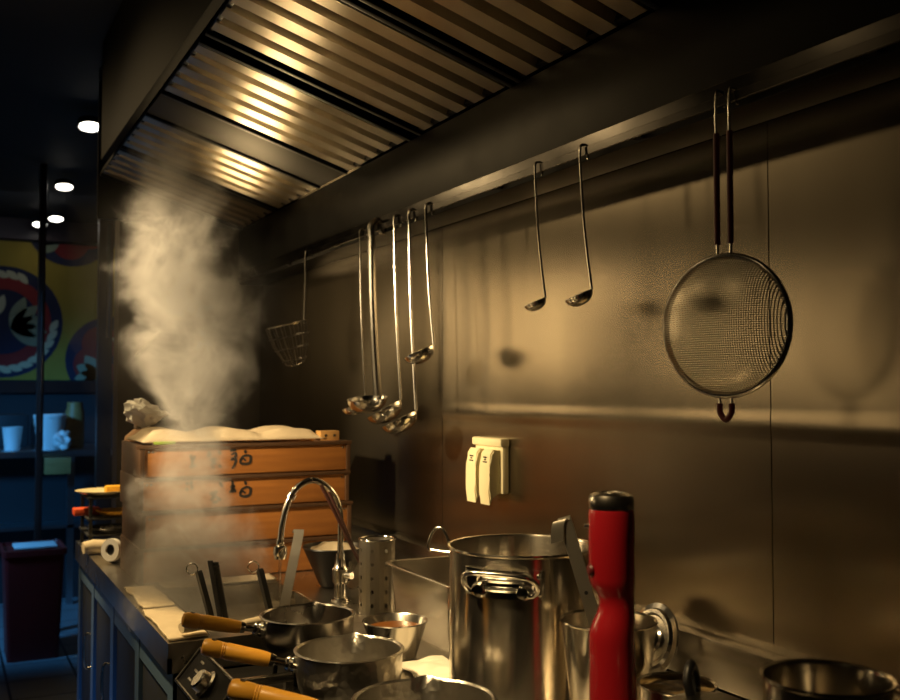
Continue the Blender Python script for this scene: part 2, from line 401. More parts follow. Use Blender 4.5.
cb = thing('counter_cabinet', 'blue-lit cabinet with dark doors below the steel worktop on the aisle side', 'cabinet', (0.8, 2.8, 0.0))
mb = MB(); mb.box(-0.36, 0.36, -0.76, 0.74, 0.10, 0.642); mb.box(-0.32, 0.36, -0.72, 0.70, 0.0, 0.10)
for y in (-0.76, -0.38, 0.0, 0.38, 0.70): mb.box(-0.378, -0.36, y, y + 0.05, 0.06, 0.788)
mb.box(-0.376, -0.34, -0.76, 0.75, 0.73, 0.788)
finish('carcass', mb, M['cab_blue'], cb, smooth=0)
for k in range(4):
    y = -0.70 + 0.38 * k
    d = finish('door', MB().box(-0.370, -0.3605, y, y + 0.31, 0.12, 0.72, 0.002), M['cab_dark'], cb)
    finish('handle', MB().tube(smooth_path([(-0.371, y + .03, .5), (-0.39, y + .03, .505), (-0.39, y + .03, .595), (-0.371, y + .03, .6)], 3), 0.004, 8), M['steel'], d)

sb = thing('side_counter', 'low steel counter behind the gas stove carrying the stockpot', 'counter', (0.95, 1.1, CT))
mb = MB(); mb.box(-0.23, 0.214, -1.3, 0.928, -0.03, 0.0)
finish('top', mb, M['counter'], sb, smooth=0)
finish('body', MB().box(-0.225, 0.214, -1.29, 0.92, -CT, -0.031), M['cab_dark'], sb, smooth=0)

st = thing('gas_stove', 'black gas stove with a slanted control panel under the three pans', 'stove', (0.595, 1.4, 0.0))
finish('body', MB().box(-0.125, 0.12, -1.0, 0.62, 0.05, 0.79, 0.004), M['black_iron'], st)
mb = MB()
mb.poly([(-0.125, -1.0, 0.835), (-0.170, -1.0, 0.782), (-0.170, -1.0, 0.60), (-0.1255, -1.0, 0.60)], (0, 1.615, 0))
cpn = finish('control_panel', mb, M['hood_black'], st, smooth=0)
# steel edging of the panel
mb = MB()
for a, c in (((-0.125, 0.838), 0.0035), ((-0.172, 0.782), 0.0035)): mb.tube([(a[0], -1.0, a[1]), (a[0], 0.615, a[1])], c, 8)
mb.tube([(-0.125, 0.612, 0.838), (-0.172, 0.612, 0.782)], 0.0035, 8)
mb.tube([(-0.125, 0.34, 0.838), (-0.172, 0.34, 0.782)], 0.0045, 8)
finish('edging', mb, M['steel'], cpn)
pn = V(-0.053, 0, 0.045).normalized()
for y in (-0.05, 0.20, 0.46):
    c = V(-0.1475, y, 0.8085)
    k = finish('knob', MB().lathe([(0, -.001), (0.026, -.001), (0.026, 0.005), (0.021, 0.008), (0.019, 0.022), (0.016, 0.025), (0, 0.025)], 28, c, pn), M['steel'], st)
    s, u = frame(pn)
    g = MB(); q = c + pn * 0.0245
    g.quadbox([q - s*0.017 - u*0.004, q + s*0.017 - u*0.004, q + s*0.017 + u*0.004, q - s*0.017 + u*0.004], 0.007)
    finish('grip', g, M['black'], k)
mb = MB()
for j in range(3):
    c = V(-0.1475, 0.555, 0.8085) + V(0.012*(j-1), 0, 0.0142*(j-1)) + pn * 0.001
    mb.quadbox([c + V(0, -0.012, 0), c + V(0, 0.012, 0), c + V(0, 0.012, 0) + V(.003, 0, .0036), c + V(0, -0.012, 0) + V(.003, 0, .0036)], 0.0015)
finish('indicator_strip', mb, M['steel'], cpn)
for (bx, by) in ((0.625, 1.295), (0.62, 1.59), (0.643, 1.87)):
    bx -= 0.595; by -= 1.4
    g = finish('burner', MB().lathe([(0, .79), (.045, .79), (.045, .808), (.03, .815), (0, .815)], 28, (bx, by, 0)), M['black_iron'], st)
    mb = MB()
    for k in range(4):
        a = k * PI / 2 + PI/4
        mb.tube([(bx + .03*math.cos(a), by + .03*math.sin(a), .835), (bx + .066*math.cos(a), by + .066*math.sin(a), .835), (bx + .071*math.cos(a), by + .071*math.sin(a), .79)], 0.005, 8)
    mb.tube(arc((bx, by, .835), .06, 0, 2*PI*31/32, 31, (1, 0, 0), (0, 1, 0)), 0.004, 8, closed=True)
    finish('grate', mb, M['black_iron'], st)
mb = MB(); mb.box(-0.125, -0.02, 0.345, 0.362, 0.828, 0.842, .002); mb.box(-0.035, -0.02, 0.345, 0.362, 0.785, 0.829)
finish('grate_bar', mb, M['steel'], st)

# ------------------------------------------------------------------ saucepans with wooden handles
def saucepan(label, x, y, r, end, h=0.072, spout=True, matl='hammered'):
    z0 = 0.843
    t = thing('saucepan', label, 'saucepan', (x, y, z0), group='wooden handled saucepans on the stove')
    pr = [(0, 0), (r*.78, 0), (r*.88, .004), (r*.94, .014), (r*.985, h*.5), (r, h), (r+.0025, h+.0015), (r-.0015, h+.003), (r-.004, h), (r*.985-.004, h*.5), (r*.94-.004, .016), (r*.86, .006), (0, .004)]
    mb = MB().lathe(pr, 64)
    if spout:
        for v in mb.bm.verts:                        # pouring lips on both sides
            f = max(0.0, (v.co.z - h*.45) / (h*.55))
            for sgn in (-1, 1):
                d = (CF * 0.80 * sgn + CL * 0.0 * sgn); a = math.acos(max(-1, min(1, V(v.co.x, v.co.y, 0).normalized().dot(d.normalized())))) if V(v.co.x, v.co.y, 0).length > r*.5 else 9
                if a < 0.22:
                    v.co += d.normalized() * 0.010 * f * (1 - a/0.22); v.co.z += 0.002 * f * (1 - a/.22)
    finish('bowl', mb, M[matl], t)
    e = Vector(end) - V(x, y, z0); a = V(e.x, e.y, 0).normalized() * r * 0.99 + V(0, 0, h * .70)
    d = (e - a); Lh = d.length; d.normalize()
    mb = MB(); mb.lathe([(0, -.004), (.012, -.004), (.015, .002), (.012, .006), (.010, .008), (.013, .012), (.010, .016), (.0065, .018), (.0065, Lh*.22), (.0095, Lh*.22), (.0105, Lh*.25), (.0105, Lh*.285)], 20, a, d)
    s, u = frame(d)
    for sg in (-1, 1): mb.lathe([(0, .004), (.006, .003), (.006, -.004), (0, -.004)], 12, a + s*.012*sg + d*.002, d)
    finish('ferrule', mb, M['chrome'], t)
    w0 = Lh * .28
    pr = [(0, w0), (.0105, w0), (.012, w0+.006), (.013, w0+.02)]
    for q in (.66, .69, .72):
        zz = w0 + (Lh-w0)*q; pr += [(.0140, zz-.0022), (.0130, zz), (.0140, zz+.0022)]
    pr += [(.0146, Lh-.018), (.0146, Lh-.007), (.0120, Lh-.001), (.006, Lh+.001), (0, Lh+.001)]
    hd = finish('handle', MB().lathe(pr, 24, a, d), M['amber_wood'], t)
    q = a + d * (Lh - .016)
    finish('hang_hole', MB().lathe([(0, .0125), (.0045, .0125), (.0045, .0151), (0, .0151)], 12, q, u if u.z > 0 else -u), M['black'], hd)
    return t
saucepan('dark hammered saucepan farthest along the stove, behind the other two', 0.643, 1.87, 0.09, (0.408, 1.892, 0.926), matl='smooth_pan')
saucepan('bright hammered saucepan in the middle of the three on the stove', 0.62, 1.59, 0.09, (0.391, 1.662, 0.930))
saucepan('large hammered saucepan nearest, cut off by the bottom of the picture', 0.614, 1.285, 0.10, (0.366, 1.395, 0.936))

# ------------------------------------------------------------------ stockpot
px, py, pr_, ph = 0.867, 1.44, 0.12, 0.243
pot = thing('stockpot', 'tall brushed steel stockpot with riveted wire handle beside the red stick blender', 'pot', (px, py, CT))
R = pr_
mb = MB().lathe([(0, 0), (R-.004, 0), (R, .005), (R, ph-.030), (R, ph-.029), (R, ph-.005), (R+.003, ph-.002), (R+.0025, ph+.001), (R-.001, ph), (R-.0025, ph-.004), (R-.0025, .006), (0, .005)], 96, uv=True)
finish('vessel', mb, M['pot_steel'], pot)
cd = (CF * math.cos(.33) + CL * math.sin(.33)).normalized(); ct = V(-cd.y, cd.x, 0); ct = ct if ct.dot(CL) > 0 else -ct
zc = 0.199
def onpot(s, z, out):       # s along the circumference in metres
    a = s / R
    return (cd * math.cos(a) + ct * math.sin(a)) * (R + out) + V(0, 0, z)
mb = MB(); n = 16
for i in range(n):
    s0 = -.068 + .136 * i / n; s1 = -.068 + .136 * (i+1) / n
    for z0, z1 in ((zc-.022, zc+.022),):
        mb.poly([onpot(s0, z0, .0002), onpot(s1, z0, .0002), onpot(s1, z1, .0002), onpot(s0, z1, .0002)], (cd * .003))
pl = finish('handle_plate', mb, M['chrome'], pot, smooth=60)
mb = MB()
for z in (zc-.008, zc+.006): mb.tube([onpot(-.035 + .065*i/8, z, .0035) for i in range(9)], .0045, 8)
finish('plate_ridge', mb, M['chrome'], pl)
mb = MB()
for s in (-.058, .058):
    for z in (-.013, .013):
        p = onpot(s, zc+z, .003); mb.lathe([(0, .003), (.003, .0025), (.0052, 0), (.0052, -.002), (0, -.002)], 14, p, cd)
finish('rivet', mb, M['chrome'], pl)
mb = MB()
pth = smooth_path([onpot(-.034, zc-.012, .012), onpot(-.046, zc-.014, .014), onpot(-.052, zc-.004, .020), onpot(-.046, zc+.010, .030), onpot(-.030, zc+.019, .036), onpot(.02, zc+.022, .038), onpot(.040, zc+.017, .036), onpot(.050, zc+.002, .024), onpot(.046, zc-.012, .014), onpot(.034, zc-.012, .012)], 5)
mb.tube(pth, .0042, 12)
finish('handle', mb, M['chrome'], pot)
for s in (-.036, .036):
    mb = MB(); mb.lathe([(0, .016), (.009, .014), (.013, .006), (.013, 0), (0, 0)], 20, onpot(s, zc-.010, .002), cd)
    finish('handle_boss', mb, M['chrome'], pot)
# wire loop of the inner basket, standing at the left of the rim
lp = (CL * .93 + V(.454, .891, 0) * .25).normalized()
mb = MB(); b0 = lp * (R + .001)
tdir = V(0.55, -0.30, 0).normalized()
mb.tube(smooth_path([b0 + V(0, 0, ph-.012), b0 + V(0, 0, ph) + lp*.004, b0 + lp*.014 + V(0, 0, ph+.020), b0 + lp*.026 + V(0, 0, ph+.022), b0 + lp*.036 + V(0, 0, ph+.008), b0 + lp*.040 + V(0, 0, ph-.012), b0 + lp*.028 + V(0, 0, ph-.016), b0 + V(0, 0, ph-.018)], 5), .0028, 10)
finish('wire_loop', mb, M['steel'], pot)

# ------------------------------------------------------------------ third-size food pan, perforated holder, broth bowl
gp = thing('gastronorm_pan', 'deep rectangular steel food pan left of the stockpot', 'food pan', (0.94, 1.83, CT))
def rrect(hx, hy, r, n=5):
    out = []
    for sx, sy, a0 in ((1, 1, 0), (-1, 1, PI/2), (-1, -1, PI), (1, -1, 1.5*PI)):
        for k in range(n+1):
            a = a0 + PI/2*k/n; out.append((sx*(hx-r) + r*math.cos(a), sy*(hy-r) + r*math.sin(a)))
    return out
def loft(mb, loops, cap0=True, cap1=True):
    rows = [[mb.bm.verts.new(V(x, y, z)) for x, y in pts] for pts, z in loops]
    n = len(rows[0])
    for A, B in zip(rows, rows[1:]):
        for k in range(n): mb.bm.faces.new((A[k], A[(k+1) % n], B[(k+1) % n], B[k]))
    if cap0: mb.bm.faces.new(rows[0][::-1])
    if cap1: mb.bm.faces.new(rows[-1])
    return mb
mb = loft(MB(), [(rrect(.070, .142, .03), 0), (rrect(.072, .145, .03), .004), (rrect(.080, .152, .022), .128), (rrect(.088, .162, .022), .130), (rrect(.089, .163, .022), .1325), (rrect(.088, .162, .022), .134), (rrect(.079, .151, .022), .133), (rrect(.0715, .1445, .03), .006)])
finish('pan', mb, M['steel'], gp)

ph_ = thing('utensil_holder', 'round steel utensil holder with rows of punched holes', 'holder', (0.885, 2.10, CT))
mb = MB(); rows, cols, R2, H2 = 11, 24, .040, .165
# wall built as a grid, holes punched at regular cells
grid = [[mb.bm.verts.new(V(R2*math.cos(2*PI*k/cols), R2*math.sin(2*PI*k/cols), H2*j/rows)) for k in range(cols)] for j in range(rows+1)]
holes = []
for j in range(rows):
    for k in range(cols):
        k2 = (k+1) % cols; q = (grid[j][k], grid[j][k2], grid[j+1][k2], grid[j+1][k])
        if k % 3 == 0 and j % 2 == 1 and 0 < j < rows-1:
            c = sum((v.co for v in q), Vector()) / 4; inner = []
            for i in range(12):
                a = 2*PI*i/12; th = math.atan2(c.y, c.x) + math.cos(a)*.0036/R2
                inner.append(mb.bm.verts.new(V(R2*math.cos(th), R2*math.sin(th), c.z + math.sin(a)*.0046)))
            # ring between square and circle: 4 corners, 3 arc steps each
            cor = [2, 3, 0, 1]                   # angles 45,135,225,315
            for s in range(4):
                A = q[cor[s]]; B = q[cor[(s+1) % 4]]; i0 = (1 + 3*s) % 12
                i1, i2, i3 = (i0+1) % 12, (i0+2) % 12, (i0+3) % 12
                mb.bm.faces.new((A, inner[i0], inner[i1])); mb.bm.faces.new((A, inner[i1], inner[i2], B)); mb.bm.faces.new((B, inner[i2], inner[i3]))
        else: mb.bm.faces.new(q)
finish('cylinder', mb, M['holder_steel'], ph_, solid=0.0016, smooth=0)
finish('bottom', MB().lathe([(0, 0), (.0405, 0), (.0405, .003), (0, .003)], 40), M['steel'], ph_)
finish('rim', MB().tube(arc((0, 0, .165), .040, 0, 2*PI*39/40, 39, (1, 0, 0), (0, 1, 0)), .0022, 8, closed=True), M['chrome'], ph_)
for k, (dx, dy, lb) in enumerate(((-.020, .012, 'dark stick leaning far left out of the punched steel holder'), (-.008, .025, 'shorter dark stick leaning out of the punched steel holder'))):
    p0 = V(.885 + .012, 2.10 - .008 + k*.016, CT + .006); e = V(.775 + .03*k, 2.165 + .03*k, CT + .285 - .02*k)
    o = finish('kitchen_stick', MB().tube([V(0, 0, 0), (e-p0)*.5, e-p0], [.003, .0036, .0046], 10), M['far_wood'], loc=p0)
    tag(o, lb, 'stick', 'sticks in the steel holder')

bb = thing('broth_bowl', 'small conical steel bowl of brown broth behind the middle saucepan', 'bowl', (0.768, 1.735, CT))
mb = MB().lathe([(0, 0), (.036, 0), (.040, .003), (.060, .066), (.0615, .068), (.0605, .070), (.058, .067), (.038, .005), (0, .004)], 48)
finish('vessel', mb, M['steel'], bb)
finish('broth', MB().lathe([(0, .0055), (.0375, .0055), (.0520, .055), (.050, .0565), (0, .0565)], 40), M['broth'], bb)

# ------------------------------------------------------------------ red stick blender
bl = thing('stick_blender', 'red stick blender with chrome cap standing upright before the steel wall', 'blender', (0.806, 1.105, CT))
mb = MB(); seg = 36
prof = [(0, -29, 31), (.008, -31, 33), (.06, -31, 33), (.11, -31, 32), (.140, -30, 31), (.166, -31, 30), (.178, -30, 30), (.190, -26, 30), (.200, -21, 30), (.212, -17, 30), (.222, -17, 30), (.230, -21, 30), (.240, -28, 31), (.250, -31, 31), (.30, -31, 31), (.335, -31, 31), (.341, -29.5, 30)]
rings = []
for z, l, r in prof:
    c = (l + r) / 2 * .001; rad = (r - l) / 2 * .001
    c3 = CL * (-c)
    rings.append([mb.bm.verts.new(c3 + V(rad*math.cos(2*PI*k/seg), rad*math.sin(2*PI*k/seg), z)) for k in range(seg)])
for A, B in zip(rings, rings[1:]):
    for k in range(seg): mb.bm.faces.new((A[k], A[(k+1) % seg], B[(k+1) % seg], B[k]))
mb.bm.faces.new(rings[0][::-1]); mb.bm.faces.new(rings[-1])
finish('body', mb, M['red'], bl)
finish('cap', MB().lathe([(0, .3405), (.0295, .3405), (.0305, .344), (.0305, .354), (.028, .360), (.020, .363), (.018, .3605), (.010, .3605), (.008, .363), (0, .364)], 40), M['steel'], bl)
mb = MB(); q = CL * .031 + V(0, 0, .318); mb.lathe([(0, .007), (.003, .006), (.003, 0), (.005, 0), (.005, -.002), (0, -.002)], 14, q, CL)
finish('stud', mb, M['chrome'], bl)
mb = MB(); q = CL * .030 + CF * .012; mb.lathe([(0, .004), (.006, .003), (.008, 0), (0, 0)], 16, q + V(0, 0, .262), (CL + CF*.3))
finish('switch', mb, M['maroon'], bl)

# steel beaker and strap handled utensil in it
bk = thing('steel_beaker', 'tapered steel beaker behind the red stick blender', 'beaker', (0.887, 1.225, CT))
finish('vessel', MB().lathe([(0, 0), (.050, 0), (.053, .004), (.070, .158), (.072, .160), (.071, .162), (.068, .159), (.0505, .006), (0, .005)], 56, uv=True), M['pot_steel'], bk)
kt = thing('strap_ladle', 'flat steel strap handle with hooked end standing in the tapered beaker', 'ladle', (0.887, 1.225, CT + .006))
top = V(-.036, .055, .288); bot = V(.022, -.012, 0.0); d = (top - bot).normalized()
s = (CL * -1); up_ = d.cross(s).normalized(); s = up_.cross(d).normalized()
def strap(mb, pts, wv, th):
    pts = [Vector(p) for p in pts]; rows = []
    for i, p in enumerate(pts):
        dd = (pts[min(i+1, len(pts)-1)] - pts[max(i-1, 0)]).normalized(); nn = dd.cross(wv).normalized()
        rows.append([mb.bm.verts.new(q) for q in (p - wv + nn*th, p + wv + nn*th, p + wv - nn*th, p - wv - nn*th)])
    for A, B in zip(rows, rows[1:]):
        for k in range(4): mb.bm.faces.new((A[k], A[(k+1) % 4], B[(k+1) % 4], B[k]))
    mb.bm.faces.new(rows[0][::-1]); mb.bm.faces.new(rows[-1]); return mb
wv = (CF * .40 + CL * -.9).normalized(); wv = (wv - d * wv.dot(d)).normalized() * .0105
mb = strap(MB(), smooth_path([bot + V(0, 0, .004), bot.lerp(top, .5), top, top + V(0, 0, .008) + CL*.004, top + CL*.011 + V(0, 0, .007), top + CL*.014 - V(0, 0, .004), top + CL*.014 - V(0, 0, .024)], 5), wv, .0011)
finish('strap_handle', mb, M['holder_steel'], kt, smooth=25)
q = bot.lerp(top, .66); nn = d.cross(wv).normalized(); nn = nn if nn.dot(CF) > 0 else -nn
finish('rivet_hole', MB().lathe([(0, .0016), (.003, .0016), (.003, -.0005), (0, -.0005)], 14, q, nn), M['black'], kt)

# lid against the wall
ld = thing('pot_lid', 'round steel lid with raised rings leaning on the wall upstand', 'lid', (1.118, 1.43, CT), (0, math.radians(-90 + 15), 0))
# local z is the lid axis, pointing at the aisle; local x runs up the lid
mb = MB().lathe([(0, .010), (.022, .010), (.026, .007), (.040, .007), (.044, .010), (.050, .010), (.053, .004), (.062, .002), (.063, 0), (.062, -.002), (.052, .002), (0, .006)], 56, (.063, 0, 0))
finish('disc', mb, M['chrome'], ld)
finish('knob', MB().lathe([(0, .009), (.005, .010), (.005, .020), (.012, .023), (.013, .027), (.009, .031), (0, .032)], 24, (.063, 0, 0)), M['black'], ld)

# stained pan, black-handled lid and the right-hand pot
sp = thing('small_saucepan', 'small steel pan of stained leftovers right of the red stick blender', 'saucepan', (0.915, 1.105, CT))
finish('vessel', MB().lathe([(0, 0), (.045, 0), (.049, .004), (.052, .092), (.055, .094), (.0545, .096), (.051, .094), (.047, .006), (0, .005)], 48), M['steel'], sp)
mb = MB().lathe([(0, .006), (.046, .006), (.0505, .086), (.030, .090), (.012, .089), (0, .091)], 40)
for v in mb.bm.verts:
    if v.co.z > .07: v.co.z += .004 * mnoise.noise(v.co * 80)
finish('leftovers', mb, M['dirty'], sp)

bp_ = thing('covered_pan', 'dark lidded pan with a black loop handle at the bottom edge', 'pan', (0.812, 0.925, CT))
finish('vessel', MB().lathe([(0, 0), (.052, 0), (.056, .004), (.058, .118), (.056, .119), (0, .119)], 48), M['dark_steel'], bp_)
lidp = finish('lid', MB().lathe([(.060, .118), (.0605, .121), (.058, .124), (.040, .134), (.015, .139), (0, .139)], 48), M['dark_steel'], bp_)
mb = MB(); a = CL * .016 + CF * -.02
mb.tube(smooth_path([V(.012, .034, .131), V(.014, .038, .152), V(.0, .030, .170), V(-.012, .022, .152), V(-.010, .016, .134)], 5), .0058, 12)
finish('loop_handle', mb, M['black'], lidp)
pc = thing('wide_pot', 'dark wide pot in the lower right corner of the picture', 'pot', (0.903, 0.83, CT))
finish('vessel', MB().lathe([(0, 0), (.066, 0), (.070, .005), (.070, .170), (.0735, .173), (.073, .176), (.069, .174), (.0675, .170), (.0675, .006), (0, .005)], 64, uv=True), M['pot_steel'], pc)

# ------------------------------------------------------------------ swan-neck tap
fa = thing('swan_neck_tap', 'chrome swan neck tap running beside the wooden steamer', 'tap', (0.856, 2.255, CT))
mb = MB().lathe([(0, 0), (.020, 0), (.020, .005), (.014, .008), (.013, .040), (.018, .045), (.019, .075), (.014, .082), (.011, .10), (.011, .112)], 28)
finish('base', mb, M['chrome'], fa)
mb = MB(); mb.lathe([(0, .034), (.009, .034), (.009, .012), (.011, .012), (.011, 0), (0, 0)], 20, (0, 0, .062), V(.5, -.8, 0))
mb.tube([V(.5, -.8, 0).normalized()*.028 + V(0, 0, .062), V(.5, -.8, 0).normalized()*.030 + V(0, 0, .095)], .0035, 10)
finish('valve_handle', mb, M['chrome'], fa)
pth = smooth_path([(0, 0, .105), (0, 0, .19), (-.008, 0, .235), (-.035, 0, .272), (-.072, 0, .288), (-.108, 0, .272), (-.130, 0, .238), (-.142, 0, .195), (-.148, 0, .150)], 6)
finish('spout', MB().tube(pth, .0075, 16), M['chrome'], fa)
mb = MB()
for q, dd in ((V(-.122, 0, .253), V(-.5, 0, -.85)),): mb.lathe([(.009, -.008), (.011, -.006), (.011, .006), (.009, .008)], 18, q, dd)
finish('collar', mb, M['chrome'], fa)
mb = MB().lathe([(0, 0), (.008, 0), (.010, -.010), (.009, -.013), (.0150, -.016), (.0165, -.032), (.013, -.045), (0, -.045)], 24, (-.148, 0, .155))
finish('nozzle', mb, M['chrome'], fa)
o = finish('water_stream', MB().tube([(0, 0, 0), (-.001, .0005, -.05), (.0005, 0, -.095), (0, 0, -.1595)], [.0030, .0024, .0020, .0016], 10), M['stream'], loc=(0.708, 2.255, CT + .1095))
tag(o, 'thin stream of water falling from the swan neck tap', 'water')

# dark bowl behind tap
db = thing('prep_bowl', 'dark tapered bowl of pale food behind the swan neck tap', 'bowl', (0.905, 2.43, CT))
finish('vessel', MB().lathe([(0, 0), (.030, 0), (.036, .004), (.078, .098), (.081, .100), (.080, .103), (.076, .100), (.034, .008), (0, .006)], 48), M['black'], db)
mb = MB().lathe([(0, .008), (.034, .0085), (.066, .082), (.060, .094), (.035, .106), (0, .112)], 40)
for v in mb.bm.verts:
    if v.co.z > .07: v.co.z += .008 * mnoise.noise(v.co * 45)
finish('food', mb, M['bun_cloth'], db)

# ------------------------------------------------------------------ noodle strainers in the basin
def noodle_strainer(label, x, y, tilt, topz, ring_side):
    z0 = CT - .19
    t = thing('noodle_strainer', label, 'strainer', (x, y, z0), group='black handled noodle strainers in the basin')
    e = V(tilt[0], tilt[1], topz - z0)
    d = (e - V(0, 0, .1)).normalized()
    finish('basket', MB().lathe([(0, 0), (.03, .004), (.042, .03), (.046, .12), (.0475, .122), (.0445, .12), (.0405, .03), (0, .006)], 28, (-.03, .03, 0)), M['steel'], t)
    p0 = e - d * .108
    mb = MB(); s, u = frame(d)
    pts = [p0, e]
    rows = []
    for p, wd in ((p0, .0100), (p0 + d*.01, .0125), (e - d*.008, .0125), (e, .008)):
        rows.append([mb.bm.verts.new(p + s*a*wd + u*b*.0055) for a, b in ((-1, -1), (1, -1), (1, 1), (-1, 1))])
    for A, B in zip(rows, rows[1:]):
        for k in range(4): mb.bm.faces.new((A[k], A[(k+1) % 4], B[(k+1) % 4], B[k]))
    mb.bm.faces.new(rows[0][::-1]); mb.bm.faces.new(rows[-1])
    finish('grip', mb, M['black'], t, smooth=30)
    mb = MB(); mb.tube([V(.012, .03, .118), V(.012, .03, .128), p0 + d*.002], .0028, 8)
    cc = e + d*.004 + CL * .013 * ring_side
    mb.tube(arc(cc, .0125, 0, 2*PI*19/20, 19, CL, V(0, 0, 1)), .0016, 8, closed=True)
    finish('wire_and_ring', mb, M['steel'], t)
    return t
noodle_strainer('black handled noodle strainer left in the basin, beside the black tongs', 0.565, 2.22, (-.045, .035), CT + .098, 1)
noodle_strainer('black handled noodle strainer right in the basin, below the tap nozzle', 0.692, 2.20, (-.040, .03), CT + .096, 1)
tg = thing('black_tongs', 'pair of long black tongs standing in the basin', 'tongs', (0.585, 2.262, CT - .19))
for k in range(2):
    o = .013 * k
    b0 = V(.022 + o, .012, .002); e = V(-.030 + o*1.0, .03, .19 + .112 - .004*k)
    finish('arm', strap(MB(), [b0, b0.lerp(e, .5), e], CL * .0055, .0035), M['black'], tg, smooth=25)
finish('hinge', MB().box(-.026, -.010, .024, .034, .285, .291), M['black'], tg)
sc = thing('flat_scraper', 'flat polished steel turner with folded end standing in the basin', 'turner', (0.752, 2.43, CT - .19))
b0 = V(-.012, -.01, .004); e = V(.062, .01, .19 + .135)
mb = strap(MB(), smooth_path([b0, b0.lerp(e, .5), e, e + V(-.003, .004, .006), e + V(-.001, .010, .004)], 4), V(.454, -.30, 0).normalized()*.0105 + CL * -.002, .001)
finish('blade', mb, M['holder_steel'], sc, smooth=25)

# ------------------------------------------------------------------ cloths on the worktop
def cloth(name, label, x0, x1, y0, y1, z, amp=.006, thick=.005, nx=30, ny=30, drape=None, m='cloth', seed=0, edge=.006, rz=0, cat='cloth'):
    cx, cy = (x0+x1)/2, (y0+y1)/2
    mb = MB(); g = []
    for j in range(ny+1):
        row = []
        for i in range(nx+1):
            x = x0 + (x1-x0)*i/nx; y = y0 + (y1-y0)*j/ny
            q = V(x*9 + seed, y*9, seed)
            dx = edge * mnoise.noise(V(x*20, y*20, seed+5)); dy = edge * mnoise.noise(V(x*20, y*20, seed+9))
            h = thick/2 + .0015 + amp * abs(mnoise.noise(q)) + amp*.5*abs(mnoise.noise(q*2.7))
            if drape: X, Y, Z = drape(x, y, h)
            else: X, Y, Z = x, y, h
            row.append(mb.bm.verts.new(V(X-cx+dx, Y-cy+dy, Z)))
        g.append(row)
    for j in range(ny):
        for i in range(nx): mb.bm.faces.new((g[j][i], g[j][i+1], g[j+1][i+1], g[j+1][i]))
    o = finish(name, mb, M[m], loc=(cx, cy, z), solid=thick, smooth=80)
    o.rotation_euler = (0, 0, rz)
    return tag(o, label, cat)
def over_front(x, y, h):
    if x < .404:
        d = .404 - x; return .402 - .002 - h*.3 , y, h - d
    return x, y, h
cloth('folded_cloth', 'cream cloth spread over the front corner of the worktop by the stove', .414, .492, 2.046, 2.34, CT, amp=.004, thick=.004)
cloth('spread_cloth', 'cream cloth lying farther back on the worktop edge beside the steamer', .42, .492, 2.36, 2.62, CT, amp=.004, thick=.004, seed=3)
cloth('steamer_cloth', 'pale cloth strip along the foot of the wooden steamer', .51, .80, 2.572, 2.645, CT, amp=.003, thick=.004, seed=6)
cloth('bright_counter_patch', 'white crumpled sheet added for the bright patch of counter between food pan and stockpot', .742, .838, 1.535, 1.675, CT, amp=.014, thick=.003, seed=11, m='bright_patch_white')  # white sheet added in place of the brightly lit strip of counter
# rolled cloth at the stove end, under the far saucepan's handle
mb = MB(); prof = []
pts = [V(.44 + .16*i/14, 2.052 + .006*math.sin(i*.5), CT + .016 - .004*(i/14)) for i in range(15)]
mb.tube([p - V(.52, 2.052, CT) for p in pts], [.010 + .004*math.sin(1 + i*.45) for i in range(15)], 14, flat=.75)
for v in mb.bm.verts: v.co += V(0, 0, .0018*mnoise.noise(v.co*70))
zmin = min(v.co.z for v in mb.bm.verts)
for v in mb.bm.verts: v.co.z -= zmin - .0005
o = finish('rolled_cloth', mb, M['cloth'], loc=(.52, 2.052, CT + .009), smooth=80)
tag(o, 'cream cloth rolled up under the handle of the far saucepan', 'cloth')

# ------------------------------------------------------------------ wooden steamer
SX0, SX1, SY0, SY1 = .462, 1.04, 2.667, 2.96
strokes = {
 'a': [[(245,170),(260,215),(277,180)], [(258,215),(258,255)], [(238,264),(288,250)]],
 'b': [[(375,150),(385,192)], [(362,188),(398,175)], [(450,148),(462,178)], [(385,215),(424,205)], [(400,215),(432,252)], [(430,205),(392,258)], [(403,262),(416,278)], [(450,254),(468,272)]],
 'c': [[(533,152),(578,145)], [(540,180),(576,170),(570,203),(540,215),(577,216),(566,258),(546,284)]],
 'd': [[(643,150),(652,174)], [(605,228),(630,196),(666,190),(687,203),(680,245),(640,252),(610,240),(626,210),(652,230)]],
 'e': [[(385,440),(440,425)], [(400,425),(420,480)], [(440,420),(395,490)], [(430,460),(468,492)], [(405,505),(450,495)], [(460,360),(478,395)]],
 'f': [[(535,400),(572,390)], [(552,350),(556,440)], [(556,410),(532,438)], [(560,408),(578,436)]],
 'g': [[(646,356),(655,385)], [(604,448),(628,414),(664,402),(688,420),(680,462),(640,470),(612,458),(626,430),(652,448)]],
 'h': [[(220,345),(226,372)], [(252,340),(250,372)], [(214,390),(232,410)], [(255,372),(258,405)]],
}
